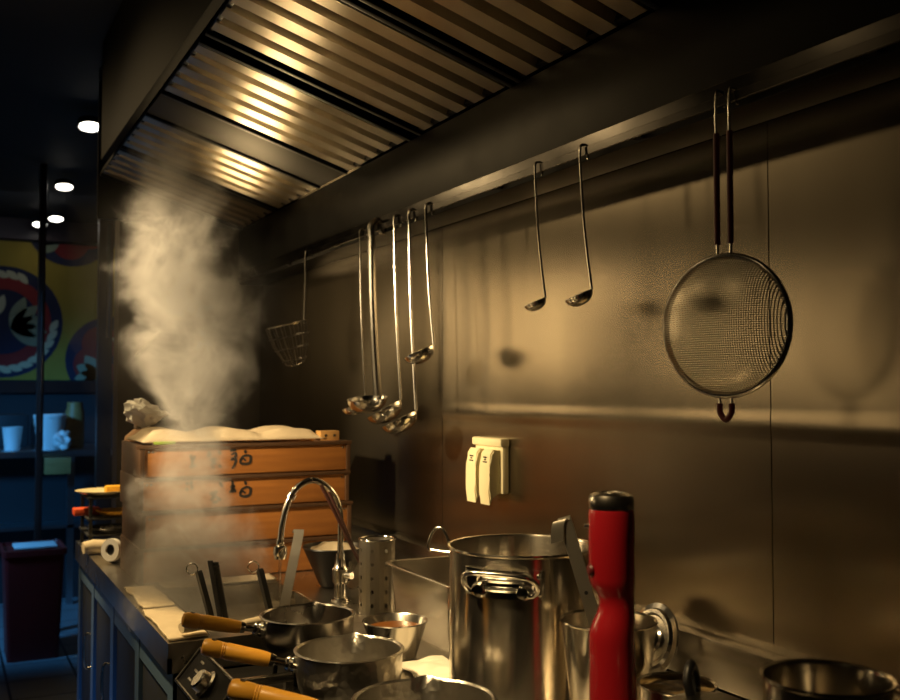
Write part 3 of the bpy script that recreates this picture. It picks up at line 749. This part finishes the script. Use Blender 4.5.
def stroke_mesh(keys, tz, base):
    """brush strokes laid on the front board; sheet coordinates to metres"""
    mb = MB()
    for k in keys:
        for s in strokes[k]:
            pts = [V((a - 450) * 3.65e-4, 0, -(b - base) * 3.65e-4) for a, b in s]
            pts = smooth_path(pts, 4) if len(pts) > 2 else [pts[0].lerp(pts[1], i/4) for i in range(5)]
            n = len(pts); rows = []
            for i, p in enumerate(pts):
                d = (pts[min(i+1, n-1)] - pts[max(i-1, 0)]).normalized(); q = V(-d.z, 0, d.x)
                wd = .0034 * (0.65 + .5*math.sin(PI*(i+.6)/n))
                rows.append([mb.bm.verts.new(p + q*wd + V(0, -.0006, 0)), mb.bm.verts.new(p - q*wd + V(0, -.0006, 0)), mb.bm.verts.new(p - q*wd), mb.bm.verts.new(p + q*wd)])
            for A, B in zip(rows, rows[1:]):
                for j in range(4): mb.bm.faces.new((A[j], A[(j+1) % 4], B[(j+1) % 4], B[j]))
            mb.bm.faces.new(rows[0][::-1]); mb.bm.faces.new(rows[-1])
    return mb
def tray(label, z0, h, keys=None, base=0, dx=0.0, lipped=True):
    cx, cy = (SX0+SX1)/2 + dx, (SY0+SY1)/2; hx, hy = (SX1-SX0)/2, (SY1-SY0)/2
    t = thing('steamer_tray', label, 'steamer tray', (cx, cy, z0), group='stacked wooden steamer trays')
    finish('front_board', MB().box(-hx+.012, hx-.012, -hy, -hy+.016, .002, h-.002, .002), M['steamer_wood'], t)
    finish('rear_board', MB().box(-hx+.012, hx-.012, hy-.016, hy, .002, h-.002, .002), M['steamer_wood'], t)
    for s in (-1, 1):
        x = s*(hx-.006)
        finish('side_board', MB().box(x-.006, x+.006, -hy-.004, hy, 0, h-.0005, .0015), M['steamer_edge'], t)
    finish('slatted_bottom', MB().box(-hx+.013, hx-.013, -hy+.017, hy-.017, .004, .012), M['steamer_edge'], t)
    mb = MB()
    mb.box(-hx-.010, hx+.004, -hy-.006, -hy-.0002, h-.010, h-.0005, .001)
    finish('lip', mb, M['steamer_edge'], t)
    mb = MB()
    for s in (-1, 1):
        for k in range(2): mb.lathe([(0, .002), (.003, .0012), (.0035, 0), (0, 0)], 10, (s*(hx-.022) + k*.010, -hy, h*.78), (0, -1, 0))
    finish('nail_head', mb, M['steel'], t)
    if keys: finish('brushed_lettering', stroke_mesh(keys, 0, base).bm, M['ink'], t, loc=(-.085 - dx, -hy - .0002, h*.5), smooth=0)
    return t
hh = [.092, .094, .086, .084]
zz = CT + .0005
tray('wooden steamer tray at the bottom of the stack, behind the tap', zz, hh[0]); zz += hh[0] + .0004
tray('plain wooden steamer tray second from the bottom of the stack', zz, hh[1], dx=.004); zz += hh[1] + .0004
tray('wooden steamer tray with three smudged brush marks, second from top', zz, hh[2], ('e', 'f', 'g', 'h'), 425, dx=-.003); zz += hh[2] + .0004
tray('top wooden steamer tray with four dark brushed characters under the cloth', zz, hh[3], ('a', 'b', 'c', 'd'), 212); zz += hh[3] + .0004
STZ = zz
# lumpy cloth over the buns on top
mb = MB(); nx, ny = 60, 22; g = []
for j in range(ny+1):
    row = []
    for i in range(nx+1):
        x = SX0 + .01 + (.50)*i/nx; y = SY0 + .012 + .26*j/ny
        u = i/nx; e = min(1, min(i, nx-i)/4, min(j, ny-j)/3)
        h = .006 + e*(.014 + .016*abs(math.sin(u*9.2 + .4)) * (0.7 + .3*math.sin(j*.55)) + .006*mnoise.noise(V(x*14, y*14, 2)))
        row.append(mb.bm.verts.new(V(x - .7, y - 2.81, h)))
    g.append(row)
for j in range(ny):
    for i in range(nx): mb.bm.faces.new((g[j][i], g[j][i+1], g[j+1][i+1], g[j+1][i]))
o = finish('steaming_cloth', mb, M['bun_cloth'], loc=(.7, 2.81, STZ), solid=.004, smooth=80)
tag(o, 'lumpy pale cloth spread over the top tray of the steamer', 'cloth')
o = finish('green_strip', MB().box(-.028, .028, -.003, .003, 0, .008, .002), M['green'], loc=(.525, 2.6715, STZ))
tag(o, 'small green strip on the front edge of the top steamer tray', 'clip')
bx = thing('wooden_block', 'small pale wooden block at the right end of the top steamer tray', 'block', (.985, 2.70, STZ))
bk_ = finish('block', MB().box(-.028, .028, -.02, .02, 0, .027, .002), M['wood_pale'], bx)
mb = MB()
for s in (-.013, .013): mb.lathe([(0, .0006), (.004, .0006), (.004, -.001), (0, -.001)], 14, (s, -.02, .014), (0, -1, 0))
finish('peg_hole', mb, M['black'], bk_)
# bowl, bag behind the steamer on a low stack
mb = MB().lathe([(0, 0), (.05, 0), (.066, .02), (.062, .05), (.04, .072), (0, .08)], 32)
for v in mb.bm.verts: v.co *= 1 + .06*mnoise.noise(v.co*25)
zmin = min(v.co.z for v in mb.bm.verts)
for v in mb.bm.verts: v.co.z -= zmin
o = finish('covered_bowl', mb, M['brown'], loc=(.545, 3.03, CT + .315), smooth=80)
tag(o, 'brown cloth covered bowl behind the left end of the steamer', 'bowl')
rk2 = finish('storage_box', MB().box(-.08, .10, -.05, .05, 0, .314, .004), M['cab_dark'], loc=(.575, 3.035, CT + .0005))
tag(rk2, 'dark storage box standing behind the wooden steamer', 'box')
mb = MB(); 
bmesh.ops.create_icosphere(mb.bm, subdivisions=4, radius=1)
for v in mb.bm.verts:
    n = v.co.copy(); k = 1 + .35*mnoise.noise(n*2.2) + .18*mnoise.noise(n*5)
    v.co = V(n.x*.055*k - (.012 if n.z > 0 else 0), n.y*.03*k, n.z*.024*k*(1.5 - n.x))
zmin = min(v.co.z for v in mb.bm.verts)
for v in mb.bm.verts: v.co.z -= zmin
o = finish('plastic_bag', mb, M['white'], loc=(.55, 3.03, CT + .384), smooth=25)
tag(o, 'crumpled white plastic bag on the brown bowl behind the steamer', 'bag')

# ------------------------------------------------------------------ clutter at the far end of the worktop
rk = thing('tiered_stand', 'dark three tier stand at the far end of the worktop', 'stand', (.50, 3.40, CT))
for x in (-.075, .075):
    for y in (-.10, .10): finish('upright', MB().box(x-.005, x+.005, y-.005, y+.005, 0, .17), M['cab_dark'], rk)
for z in (.045, .095, .160): finish('shelf', MB().box(-.085, .085, -.11, .11, z, z + .006, .001), M['cab_dark'], rk)
def dish(name, label, loc, r, m, h=.016, cat='plate'):
    o = finish(name, MB().lathe([(0, 0), (r*.6, 0), (r*.66, .003), (r*.98, h-.002), (r, h), (r*.97, h), (r*.62, .006), (0, .005)], 40), M[m], loc=loc)
    return tag(o, label, cat)
dish('plate', 'shallow cream plate on the topmost tier of the dark stand', (.468, 3.36, CT + 0.1665), .084, 'cream')
o = finish('sponge', MB().box(-.032, .032, -.022, .022, 0, .024, .008), M['yellow'], loc=(.505, 3.35, CT + 0.1720)); tag(o, 'yellow sponge on the cream plate', 'sponge')
o = finish('squeeze_bottle', MB().lathe([(0, 0), (.014, 0), (.016, .004), (.016, .03), (.010, .042), (.004, .046), (.003, .062), (0, .062)], 20), M['white'], loc=(.545, 3.385, CT + 0.1800)); tag(o, 'small white squeeze bottle behind the yellow sponge', 'bottle')
dish('yellow_dish', 'small yellow dish on the middle tier of the dark stand', (.505, 3.34, CT + .1015), .060, 'yellow', .018, 'dish')
o = finish('orange_box', MB().box(-.04, .04, -.03, .03, 0, .022, .003), M['orange'], loc=(.425, 3.40, CT + .1015)); tag(o, 'open orange box overhanging the middle tier of the stand', 'box')
dd = dish('black_dish', 'black dish of white scraps on the lowest tier', (.49, 3.33, CT + .0515), .068, 'black', .018, 'dish')
mb = MB()
for i in range(14):
    a = random.uniform(0, 6.28); r = random.uniform(0, .034)
    bmesh.ops.create_icosphere(mb.bm, subdivisions=1, radius=random.uniform(.006, .010), matrix=Matrix.Translation((r*math.cos(a), r*math.sin(a), .012)))
finish('white_scraps', mb, M['white'], dd)
mb = MB(); mb.tube([(-.06, 0, 0), (-.03, .004, .002), (.0, 0, 0), (.035, .003, .001), (.055, 0, 0)], [.018, .022, .021, .022, .017], 16)
zmin = min(v.co.z for v in mb.bm.verts)
for v in mb.bm.verts: v.co.z -= zmin
o = finish('towel_roll', mb, M['cloth'], loc=(.455, 3.225, CT + .0005), smooth=80); tag(o, 'rolled beige towel in front of the dark tiered stand', 'towel')
tp = thing('tape_roll', 'black spool with a broad white ring at the worktop edge', 'tape roll', (.452, 3.03, CT))
ax = V(-.75, -.65, .12).normalized(); c = V(0, 0, .040)
finish('white_ring', MB().lathe([(.016, .012), (.032, .012), (.0325, .009), (.0325, -.004), (.016, -.004), (.016, .012)], 32, c, ax), M['white'], tp)
finish('core', MB().lathe([(0, .006), (.0158, .006), (.0158, -.008), (.039, -.008), (.039, -.022), (0, -.022)], 32, c, ax), M['black'], tp)

# ------------------------------------------------------------------ hanging ladles
def ladle(label, y, bowl_z, br, hr, tilt=.25, wide=1.0, bow=.02, dirv=None, skim=False, flat=None, topx=1.066, xo=0.0):
    """hooks over the rail at (1.07, y); bowl hangs to the aisle side of the handle"""
    zt = 1.806
    t = thing('ladle', label, 'ladle', (1.066 - hr, y, zt), group='ladles hanging from the hood rail')
    L0 = zt - bowl_z
    dv = (dirv or CL).normalized()
    foot = V(.012*1, -.018, -L0 + br*.55) if not xo else V(xo, -.018, -L0 + br*.55)
    hook = [V(.012 + hr*2, 0, -.022), V(.012 + hr*2, 0, .002), V(.006 + hr, 0, hr + .003), V(0, 0, 0), V(0, 0, -.03)]
    n = smooth_path(hook, 4)[:-1] + [V(0, 0, -.03).lerp(foot, i/10) + V(-.004*math.sin(PI*i/10), 0, 0) for i in range(11)]
    mb = MB().tube(n, hr, 10, flat=flat); finish('handle', mb, M['steel'], t)
    ax = (V(0, 0, 1) + dv * tilt).normalized()         # rim rises towards the handle
    rimdir = (dv - ax * dv.dot(ax)).normalized()
    c = foot - rimdir * (-br) - V(0, 0, .0)
    pr = [(0, -br*.72)]
    for k in range(1, 9): a = PI/2*k/8; pr.append((br*math.sin(a), -br*.72*math.cos(a)))
    pr += [(br*1.03, .001), (br*.97, .0015)]
    for k in range(7, 0, -1): a = PI/2*k/8; pr.append(((br-.002)*math.sin(a), -(br*.72-.002)*math.cos(a)))
    pr.append((0, -br*.72+.002))
    bo = finish('bowl', MB().lathe(pr, 36, c, ax), M['chrome'], t)
    return t
ladle('thin handled ladle at the far left of the clustered ladles', 2.655, 1.297, .036, .0026, .35)
ladle('large ladle with a thick round tube handle among the clustered ladles', 2.55, 1.305, .055, .0105, .15, dirv=CF*.85 + CL*.45)
ladle('deep ladle overlapping the thick handled ladle in the cluster', 2.41, 1.297, .050, .0036, .55)
ladle('ladle with a long flat handle and low bowl, fourth of the cluster', 2.315, 1.272, .048, .0040, .5)
ladle('ladle hanging higher than the clustered ladles, with a tilted shallow bowl', 2.215, 1.438, .040, .0036, .45)
ladle('smaller of the two ladles hanging alone over the wall', 1.708, 1.522, .023, .0024, .45)
ladle('larger of the two ladles hanging alone, nearer the round strainer', 1.548, 1.522, .027, .0026, .45)

# ------------------------------------------------------------------ round strainer
RS = .106
sn = thing('round_strainer', 'large round mesh strainer hanging from the rail by two handles', 'strainer', (1.060, 1.161, 1.806), (0, 0, math.radians(16)))
cz = -.358           # hoop centre below the rail
# local -x faces the aisle; hoop stands in the local y-z plane
finish('hoop', MB().tube(arc((0, 0, cz), RS, 0, 2*PI*71/72, 71, (0, 1, 0), (0, 0, 1)), .0050, 12, closed=True), M['steel'], sn)
mb = MB(); rows = 18
prof = [(RS*math.sin(PI/2*k/rows), .052*math.cos(PI/2*k/rows)) for k in range(rows+1)]
mb.lathe(prof, 56, (0, 0, cz), (-1, 0, 0))
finish('wire_mesh', mb, M['wire'], sn)
for s in (-1, 1):
    mb = MB(); y = s*.0115
    mb.tube([(0, y, cz + RS*.99), (0, y, cz + RS + .02)], .0024, 8)
    mb.tube(smooth_path([(0, y, -.07), (-.001, y, -.03), (.002, y, .002), (.010, y, .006), (.022, y, .003), (.024, y, -.016)], 4), .0022, 8)
    hn = finish('handle', mb, M['steel'], sn)
    finish('sleeve', MB().tube([(0, y, cz + RS + .018), (0, y, cz + RS + .06), (0, y, -.062)], .0048, 12), M['maroon'], hn)
mb = MB().tube(smooth_path([(0, -.010, cz - RS*.99), (0, -.010, cz - RS - .014)], 2), .0022, 8); mb.tube([(0, .010, cz - RS*.99), (0, .010, cz - RS - .014)], .0022, 8)
lp_ = finish('rest_loop', mb, M['steel'], sn)
finish('sleeve', MB().tube(smooth_path([(0, -.010, cz - RS - .012), (0, -.0095, cz - RS - .026), (0, 0, cz - RS - .037), (0, .0095, cz - RS - .026), (0, .010, cz - RS - .012)], 5), .0046, 12), M['maroon'], lp_)

# ------------------------------------------------------------------ cream double holder on the wall
cs = thing('wall_dispenser', 'cream plastic twin dispenser fixed to the steel wall', 'dispenser', (1.1982, 2.112, 1.11))
finish('back_plate', MB().box(-.018, 0, -.068, .068, -.005, .115, .006), M['cream'], cs)
finish('top_cover', MB().box(-.026, 0, -.072, .072, .106, .126, .006), M['cream'], cs)
for s in (-1, 1):
    yc = s*.034
    mb = MB(); pts = []
    prof = [(-.018, .098), (-.036, .100), (-.044, .090), (-.048, .060), (-.049, .020), (-.050, .0), (-.046, -.030), (-.038, -.008), (-.018, -.004)]
    mb.poly([(x, yc - .025, z) for x, z in prof], (0, .050, 0))
    bmesh.ops.bevel(mb.bm, geom=[e for e in mb.bm.edges if abs(e.verts[0].co.y - e.verts[1].co.y) < 1e-5], offset=.003, segments=2, affect='EDGES')
    lv = finish('lever', mb, M['cream'], cs)
    mb = MB()
    for k, wd in enumerate((.008, .004, .010)): mb.box(-.0475, -.0445, yc - wd, yc + wd, .080 - k*.0055 , .083 - k*.0055)
    finish('printed_mark', mb, M['ink'], lv)

# ------------------------------------------------------------------ wire baskets hanging far along the rail
def hung_basket(label, x, y, zrim, r, depth):
    t = thing('wire_basket', label, 'basket', (x, y, 1.806), group='noodle baskets at the far end of the rail')
    z = zrim - 1.806
    mb = MB().tube(smooth_path([(.022, 0, -.016), (.02, 0, .003), (.008, 0, .005), (0, 0, -.01), (0, 0, -.10), (-.004, 0, z + .005), (0, 0, z)], 4), .0032, 8)
    finish('handle', mb, M['dark_steel'], t)
    c = V(-r*.95, .0, z - .012)
    ax = V(-.25, 0, 1).normalized()
    mb = MB().lathe([(r, .002), (r*1.03, 0), (r, -.002), (r*.97, 0), (r, .002)], 32, c, ax)
    rm = finish('rim', mb, M['steel'], t)
    mb = MB()
    s, u = frame(ax)
    for k in range(14):
        a = 2*PI*k/14; e = s*math.cos(a) + u*math.sin(a)
        mb.tube([c + e*r, c + e*r*.85 - ax*depth*.5, c + e*r*.45 - ax*depth, c - ax*depth*1.05], .0011, 5)
    for q in (.3, .6, .9):
        rr = r*(1 - .5*q*q); mb.tube([c - ax*depth*q + (s*math.cos(2*PI*i/24) + u*math.sin(2*PI*i/24))*rr for i in range(24)], .0011, 5, closed=True)
    finish('cage', mb, M['dark_steel'], t)
hung_basket('dim wire noodle basket hanging from the rail between the steam and the ladles', 1.066, 3.14, 1.575, .068, .13)
lidh = finish('hanging_lid', MB().lathe([(0, .012), (.035, .009), (.066, .002), (.070, 0), (.066, -.002), (0, .006)], 40), M['holder_steel'], loc=(.725, 4.02, 1.535))
lidh.rotation_euler = (CL*.68 + V(0, 0, .66) + CF*.22).to_track_quat('Z', 'Y').to_euler(); tag(lidh, 'steel lid glinting at the edge of the steam by the partition', 'lid')
# ------------------------------------------------------------------ ceiling downlights beyond the hood
def downlight(x, y, label):
    t = thing('ceiling_spotlight', label, 'ceiling light', (x, y, 2.575), (math.radians(-14), 0, 0), group='round ceiling spotlights down the aisle')
    finish('housing', MB().lathe([(0, 0), (.052, 0), (.055, -.01), (.055, -.030), (.051, -.032), (.049, -.028), (.049, -.02), (0, -.02)], 32), M['cab_dark'], t)
    finish('lamp', MB().lathe([(0, -.040), (.03, -.038), (.045, -.032), (.045, -.022), (0, -.022)], 32), M['glow'], t)
for x, y, lb in ((.585, 4.76, 'largest and nearest round spotlight on the dark ceiling'), (.63, 6.25, 'second round spotlight along the dark ceiling'),
                 (.70, 7.45, 'thin far spotlight on the ceiling, third along'), (.62, 7.75, 'farthest round spotlight above the mural')):
    downlight(x, y, lb)

# ------------------------------------------------------------------ far room: mural, posts, counter
def clip(poly, x0, x1, z0, z1):
    def cut(P, f, g):
        out = []
        for i in range(len(P)):
            a, b = P[i-1], P[i]; fa, fb = f(a), f(b)
            if fa >= 0: 
                if fb < 0: out.append(g(a, b, fa, fb))
            if fb >= 0:
                if fa < 0: out.append(g(a, b, fa, fb))
                out.append(b)
        return out
    g = lambda a, b, fa, fb: (a[0] + (b[0]-a[0])*fa/(fa-fb), a[1] + (b[1]-a[1])*fa/(fa-fb))
    for f in (lambda p: p[0]-x0, lambda p: x1-p[0], lambda p: p[1]-z0, lambda p: z1-p[1]):
        if poly: poly = cut(poly, f, g)
    return poly
MX0, MX1, MZ0, MZ1 = -1.2, 1.19, 1.425, 2.445
mu = thing('wall_mural', 'yellow mural of round red and cream medallions on the far wall', 'mural', (0.5, 7.999, 1.425))
finish('panel', MB().box(MX0-.5, MX1-.5, -.02, 0, 0, MZ1-MZ0), M['m_yellow'], mu, smooth=0)
def circ(cx, cz, r, a0=0, a1=2*PI, n=40): return [(cx + r*math.cos(a0 + (a1-a0)*i/n), cz + r*math.sin(a0 + (a1-a0)*i/n)) for i in range(n)]
layers = {}
def flat(key, poly, lev):
    p = clip(poly, MX0, MX1, MZ0, MZ1)
    if len(p) < 3: return
    layers.setdefault((key, lev), []).append(p)
def leafp(cx, cz, ang, ln, wd):
    pts = []
    for i in range(12):
        t = i/11; pts.append((ln*t, wd*math.sin(PI*t)**.8))
    for i in range(10, 0, -1):
        t = i/11; pts.append((ln*t, -wd*math.sin(PI*t)**.8))
    ca, sa = math.cos(ang), math.sin(ang); return [(cx + a*ca - b*sa, cz + a*sa + b*ca) for a, b in pts]
def medallion(cx, cz, r, kind):
    flat('m_navy', circ(cx, cz, r), 1)
    if kind == 0:      # wreath of cream feathers round a red ring
        flat('m_red', circ(cx, cz, r*.80), 2); flat('m_navy', circ(cx, cz, r*.58), 3)
        for k in range(30):
            a = 2*PI*k/30
            if -0.3 < ((a + .1) % (2*PI)) - .0 < 1.0: continue
            flat('m_cream', leafp(cx + r*.80*math.cos(a), cz + r*.80*math.sin(a), a + 1.25, r*.26, r*.062), 4)
        for k in range(5): flat('m_sage', leafp(cx + r*.12, cz - r*.12, -.5 + .42*k, r*.62, r*.12), 5)
        for k in range(3): flat('m_cream', leafp(cx - r*.5 + .2*r*k, cz + r*.05*k, 1.9 - .3*k, r*.4, r*.08), 5)
    else:              # red bloom with sage leaves
        for k in range(5):
            a = 2*PI*k/5 + .9; flat('m_red', circ(cx + r*.42*math.cos(a), cz + r*.42*math.sin(a), r*.42), 2 + k % 2)
        flat('m_cream', leafp(cx - r*.1, cz + r*.42, .5, r*.18, r*.05), 5)
        for k in range(4): flat('m_sage', leafp(cx - r*.25, cz - r*.35, 2.2 + .55*k, r*.55, r*.15), 5)
        flat('m_navy', circ(cx, cz, r*.1), 4)
medallion(.40, 1.85, .41, 0); medallion(1.16, 1.58, .33, 1); medallion(.86, 2.60, .32, 1); medallion(-.5, 2.25, .33, 1); medallion(-.55, 1.5, .34, 1)
for (key, lev), polys in layers.items():
    mb = MB()
    for p in polys: mb.poly([(a - .5, -.02 - .0012*lev, c - 1.425) for a, c in p], (0, .0011, 0))
    finish('mural_motif', mb, M[key], mu, smooth=0)
struct('trim_2', MB().box(-2.2, 1.3, 7.95, 7.999, 2.46, 2.615), M['far_wood'], smooth=0)
struct('trim_3', MB().box(-2.2, 1.3, 7.95, 7.999, 1.33, 1.415), M['far_wood'], smooth=0)

# glazed screen with posts
for x, wdt, lb, hi in ((.845, .05, 'dark post with a bright steel edge at the right of the mural', 1), (.500, .022, 'dark post standing across the middle of the mural', 0)):
    t = thing('screen_post', lb, 'post', (x, 6.0, 0.0), group='posts of the screen before the mural')
    finish('post', MB().box(-wdt, wdt*.6, -.03, .03, 0, 2.615, .003), M['far_wood'], t)
    z0, z1 = (1.95, 2.30) if hi else (1.42, 1.90)
    finish('steel_edge', MB().box(-wdt*.2, wdt*.25, -.042, -.0305, z0 - .3, z1, .003), M['chrome'], t)

fc = thing('far_counter', 'steel counter under the mural holding the white bucket', 'counter', (.45, 7.0, 0.0))
finish('top', MB().box(-1.4, .55, -.25, .45, .93, .97, .004), M['far_steel'], fc)
finish('body', MB().box(-1.38, .53, -.02, .43, .0, .929), M['cab_dark'], fc, smooth=0)
finish('shelf_edge', MB().box(-1.38, .53, -.24, -.0205, .48, .50), M['far_steel'], fc, smooth=0)
for x in (-.36, .30): finish('leg', MB().box(x-.02, x+.02, -.24, -.20, .0, .929), M['far_steel'], fc, smooth=0)
bu = thing('bucket', 'large white plastic bucket on the counter under the mural', 'bucket', (.635, 6.92, .97))
finish('pail', MB().lathe([(0, 0), (.075, 0), (.078, .004), (.096, .20), (.102, .203), (.102, .22), (.096, .225), (.092, .222), (.074, .008), (0, .006)], 36), M['white'], bu)
finish('wire_bail', MB().tube(arc((0, 0, .19), .103, PI, 2*PI, 20, (1, 0, 0), (0, .35, .93)), .003, 8), M['steel'], bu)
o = finish('glass_bottle', MB().lathe([(0, 0), (.05, 0), (.055, .006), (.055, .15), (.045, .19), (.016, .235), (.014, .33), (.018, .335), (.018, .35), (0, .35)], 28), M['glass'], loc=(.60, 7.22, .97)); tag(o, 'tall clear glass bottle behind the white bucket', 'bottle')
mb = MB(); bmesh.ops.create_icosphere(mb.bm, subdivisions=4, radius=.055)
for v in mb.bm.verts: v.co *= 1 + .45*mnoise.noise(v.co*28)
zmin = min(v.co.z for v in mb.bm.verts)
for v in mb.bm.verts: v.co.z -= zmin
o = finish('paper_bag', mb, M['white'], loc=(.70, 6.765, .971), smooth=20); tag(o, 'crumpled white bag in front of the bucket', 'bag')
o = finish('paper_cup', MB().lathe([(0, 0), (.045, 0), (.06, .14), (.063, .145), (.058, .145), (.043, .005), (0, .005)], 28), M['white'], loc=(.415, 6.95, .97)); tag(o, 'white paper cup at the left edge of the far counter', 'cup')
o = finish('tall_canister', MB().lathe([(0, 0), (.055, 0), (.06, .01), (.06, .24), (.05, .26), (.05, .30), (0, .30)], 28), M['wood_pale'], loc=(.80, 7.05, .97)); tag(o, 'tall brown canister right of the white bucket', 'canister')
o = finish('dark_machine', MB().box(-.12, .12, -.1, .1, 0, .22, .02), M['cab_dark'], loc=(.41, 7.30, .97)) ; tag(o, 'dark boxy machine between the paper cup and the bucket', 'machine')
o = finish('card_box', MB().box(-.075, .075, -.04, .04, 0, .10, .003), M['wood_pale'], loc=(.66, 6.68, .83)); tag(o, 'small card box hanging on the front edge of the far counter', 'box')

rb = thing('waste_bin', 'dark red square bin on the tiled floor beyond the worktop', 'bin', (.44, 5.6, 0.0))
mb = loft(MB(), [(rrect(.12, .15, .02), 0), (rrect(.14, .17, .02), .52), (rrect(.15, .18, .02), .522), (rrect(.15, .18, .02), .55), (rrect(.138, .168, .02), .552), (rrect(.132, .162, .02), .535)])
finish('tub', mb, M['bin_red'], rb)
o = finish('folded_papers', MB().box(-.10, .10, -.09, .09, 0, .010, .002), M['white'], loc=(.445, 5.55, .5535)); tag(o, 'pale folded papers lying on top of the red bin', 'papers')

# ------------------------------------------------------------------ steam
bm = bmesh.new(); bmesh.ops.create_cube(bm, size=1)
for v in bm.verts: v.co = V(v.co.x*.90, v.co.y*.56, v.co.z*1.16)
me = bpy.data.meshes.new('steam'); bm.to_mesh(me); bm.free()
steam = bpy.data.objects.new('steam', me); COL.objects.link(steam); steam.location = (.70, 2.36, CT - .045 + .58)
tag(steam, 'thick golden column of steam rising from the basin in front of the steamer', 'steam', kind='stuff')
m = bpy.data.materials.new('steam'); m.use_nodes = True; nt = m.node_tree; N = nt.nodes; L = nt.links
for n in list(N): N.remove(n)
out = N.new('ShaderNodeOutputMaterial'); vol = N.new('ShaderNodeVolumePrincipled'); L.new(vol.outputs[0], out.inputs['Volume'])
vol.inputs['Color'].default_value = (.97, .95, .92, 1); vol.inputs['Anisotropy'].default_value = 0.15
def math_(op, a, b=None, clampv=False):
    n = N.new('ShaderNodeMath'); n.operation = op; n.use_clamp = clampv
    for i, q in enumerate((a, b)):
        if q is None: continue
        if isinstance(q, (int, float)): n.inputs[i].default_value = q
        else: L.new(q, n.inputs[i])
    return n.outputs[0]
def ramp(fac, pts):
    r = N.new('ShaderNodeValToRGB'); cr = r.color_ramp
    while len(cr.elements) < len(pts): cr.elements.new(0.5)
    for e, (p, v) in zip(cr.elements, pts): e.position = p; e.color = (v, v, v, 1)
    cr.interpolation = 'EASE'; L.new(fac, r.inputs[0]); return r.outputs[0]
tc = N.new('ShaderNodeTexCoord')
n1 = N.new('ShaderNodeTexNoise'); n1.inputs['Scale'].default_value = 6.5; n1.inputs['Detail'].default_value = 5; n1.inputs['Roughness'].default_value = .6; n1.inputs['Distortion'].default_value = .6
L.new(tc.outputs['Object'], n1.inputs['Vector'])
n1b = N.new('ShaderNodeVectorMath'); n1b.operation = 'SUBTRACT'; L.new(n1.outputs['Color'], n1b.inputs[0]); n1b.inputs[1].default_value = (.5, .5, .5)
n1c = N.new('ShaderNodeVectorMath'); n1c.operation = 'MULTIPLY'; L.new(n1b.outputs[0], n1c.inputs[0]); n1c.inputs[1].default_value = (.34, .24, .34)
ad = N.new('ShaderNodeVectorMath'); ad.operation = 'ADD'; L.new(tc.outputs['Object'], ad.inputs[0]); L.new(n1c.outputs[0], ad.inputs[1])
sx = N.new('ShaderNodeSeparateXYZ'); L.new(ad.outputs[0], sx.inputs[0])
hz = math_('ADD', math_('MULTIPLY', sx.outputs['Z'], 1/1.16), .5)
# centre line (stored +0.5) and radius against height
cx = ramp(hz, [(0, .36), (.2, .34), (.36, .345), (.46, .355), (.6, .34), (.75, .30), (.9, .27), (1, .27)])
rd = ramp(hz, [(0, .19), (.12, .165), (.3, .125), (.45, .125), (.58, .145), (.72, .145), (.85, .115), (1, .10)])
dx = math_('DIVIDE', math_('SUBTRACT', sx.outputs['X'], math_('SUBTRACT', cx, .5)), rd)
dy = math_('DIVIDE', math_('SUBTRACT', sx.outputs['Y'], .04), math_('MULTIPLY', rd, .8))
q = math_('SQRT', math_('ADD', math_('MULTIPLY', dx, dx), math_('MULTIPLY', dy, dy)))
core = N.new('ShaderNodeMapRange'); core.interpolation_type = 'SMOOTHSTEP'; core.inputs[1].default_value = 1.05; core.inputs[2].default_value = .25; L.new(q, core.inputs[0])
halo = N.new('ShaderNodeMapRange'); halo.interpolation_type = 'SMOOTHSTEP'; halo.inputs[1].default_value = 2.2; halo.inputs[2].default_value = .4; L.new(q, halo.inputs[0])
n2 = N.new('ShaderNodeTexNoise'); n2.inputs['Scale'].default_value = 15; n2.inputs['Detail'].default_value = 5; n2.inputs['Roughness'].default_value = .6; L.new(ad.outputs[0], n2.inputs['Vector'])
wisp = N.new('ShaderNodeMapRange'); wisp.inputs[1].default_value = .40; wisp.inputs[2].default_value = .60; L.new(n2.outputs[0], wisp.inputs[0])
amt = ramp(hz, [(0, .38), (.2, .42), (.34, .48), (.5, .8), (.65, 1.0), (.8, .85), (.93, .35), (1, 0)])
dens = math_('MULTIPLY', math_('MULTIPLY', core.outputs[0], math_('ADD', math_('MULTIPLY', wisp.outputs[0], .8), .2)), amt)
dens = math_('ADD', math_('MULTIPLY', dens, 30), math_('MULTIPLY', math_('MULTIPLY', halo.outputs[0], amt), .14))
L.new(dens, vol.inputs['Density'])
me.materials.append(m)
m.cycles.volume_step_rate = 1.0
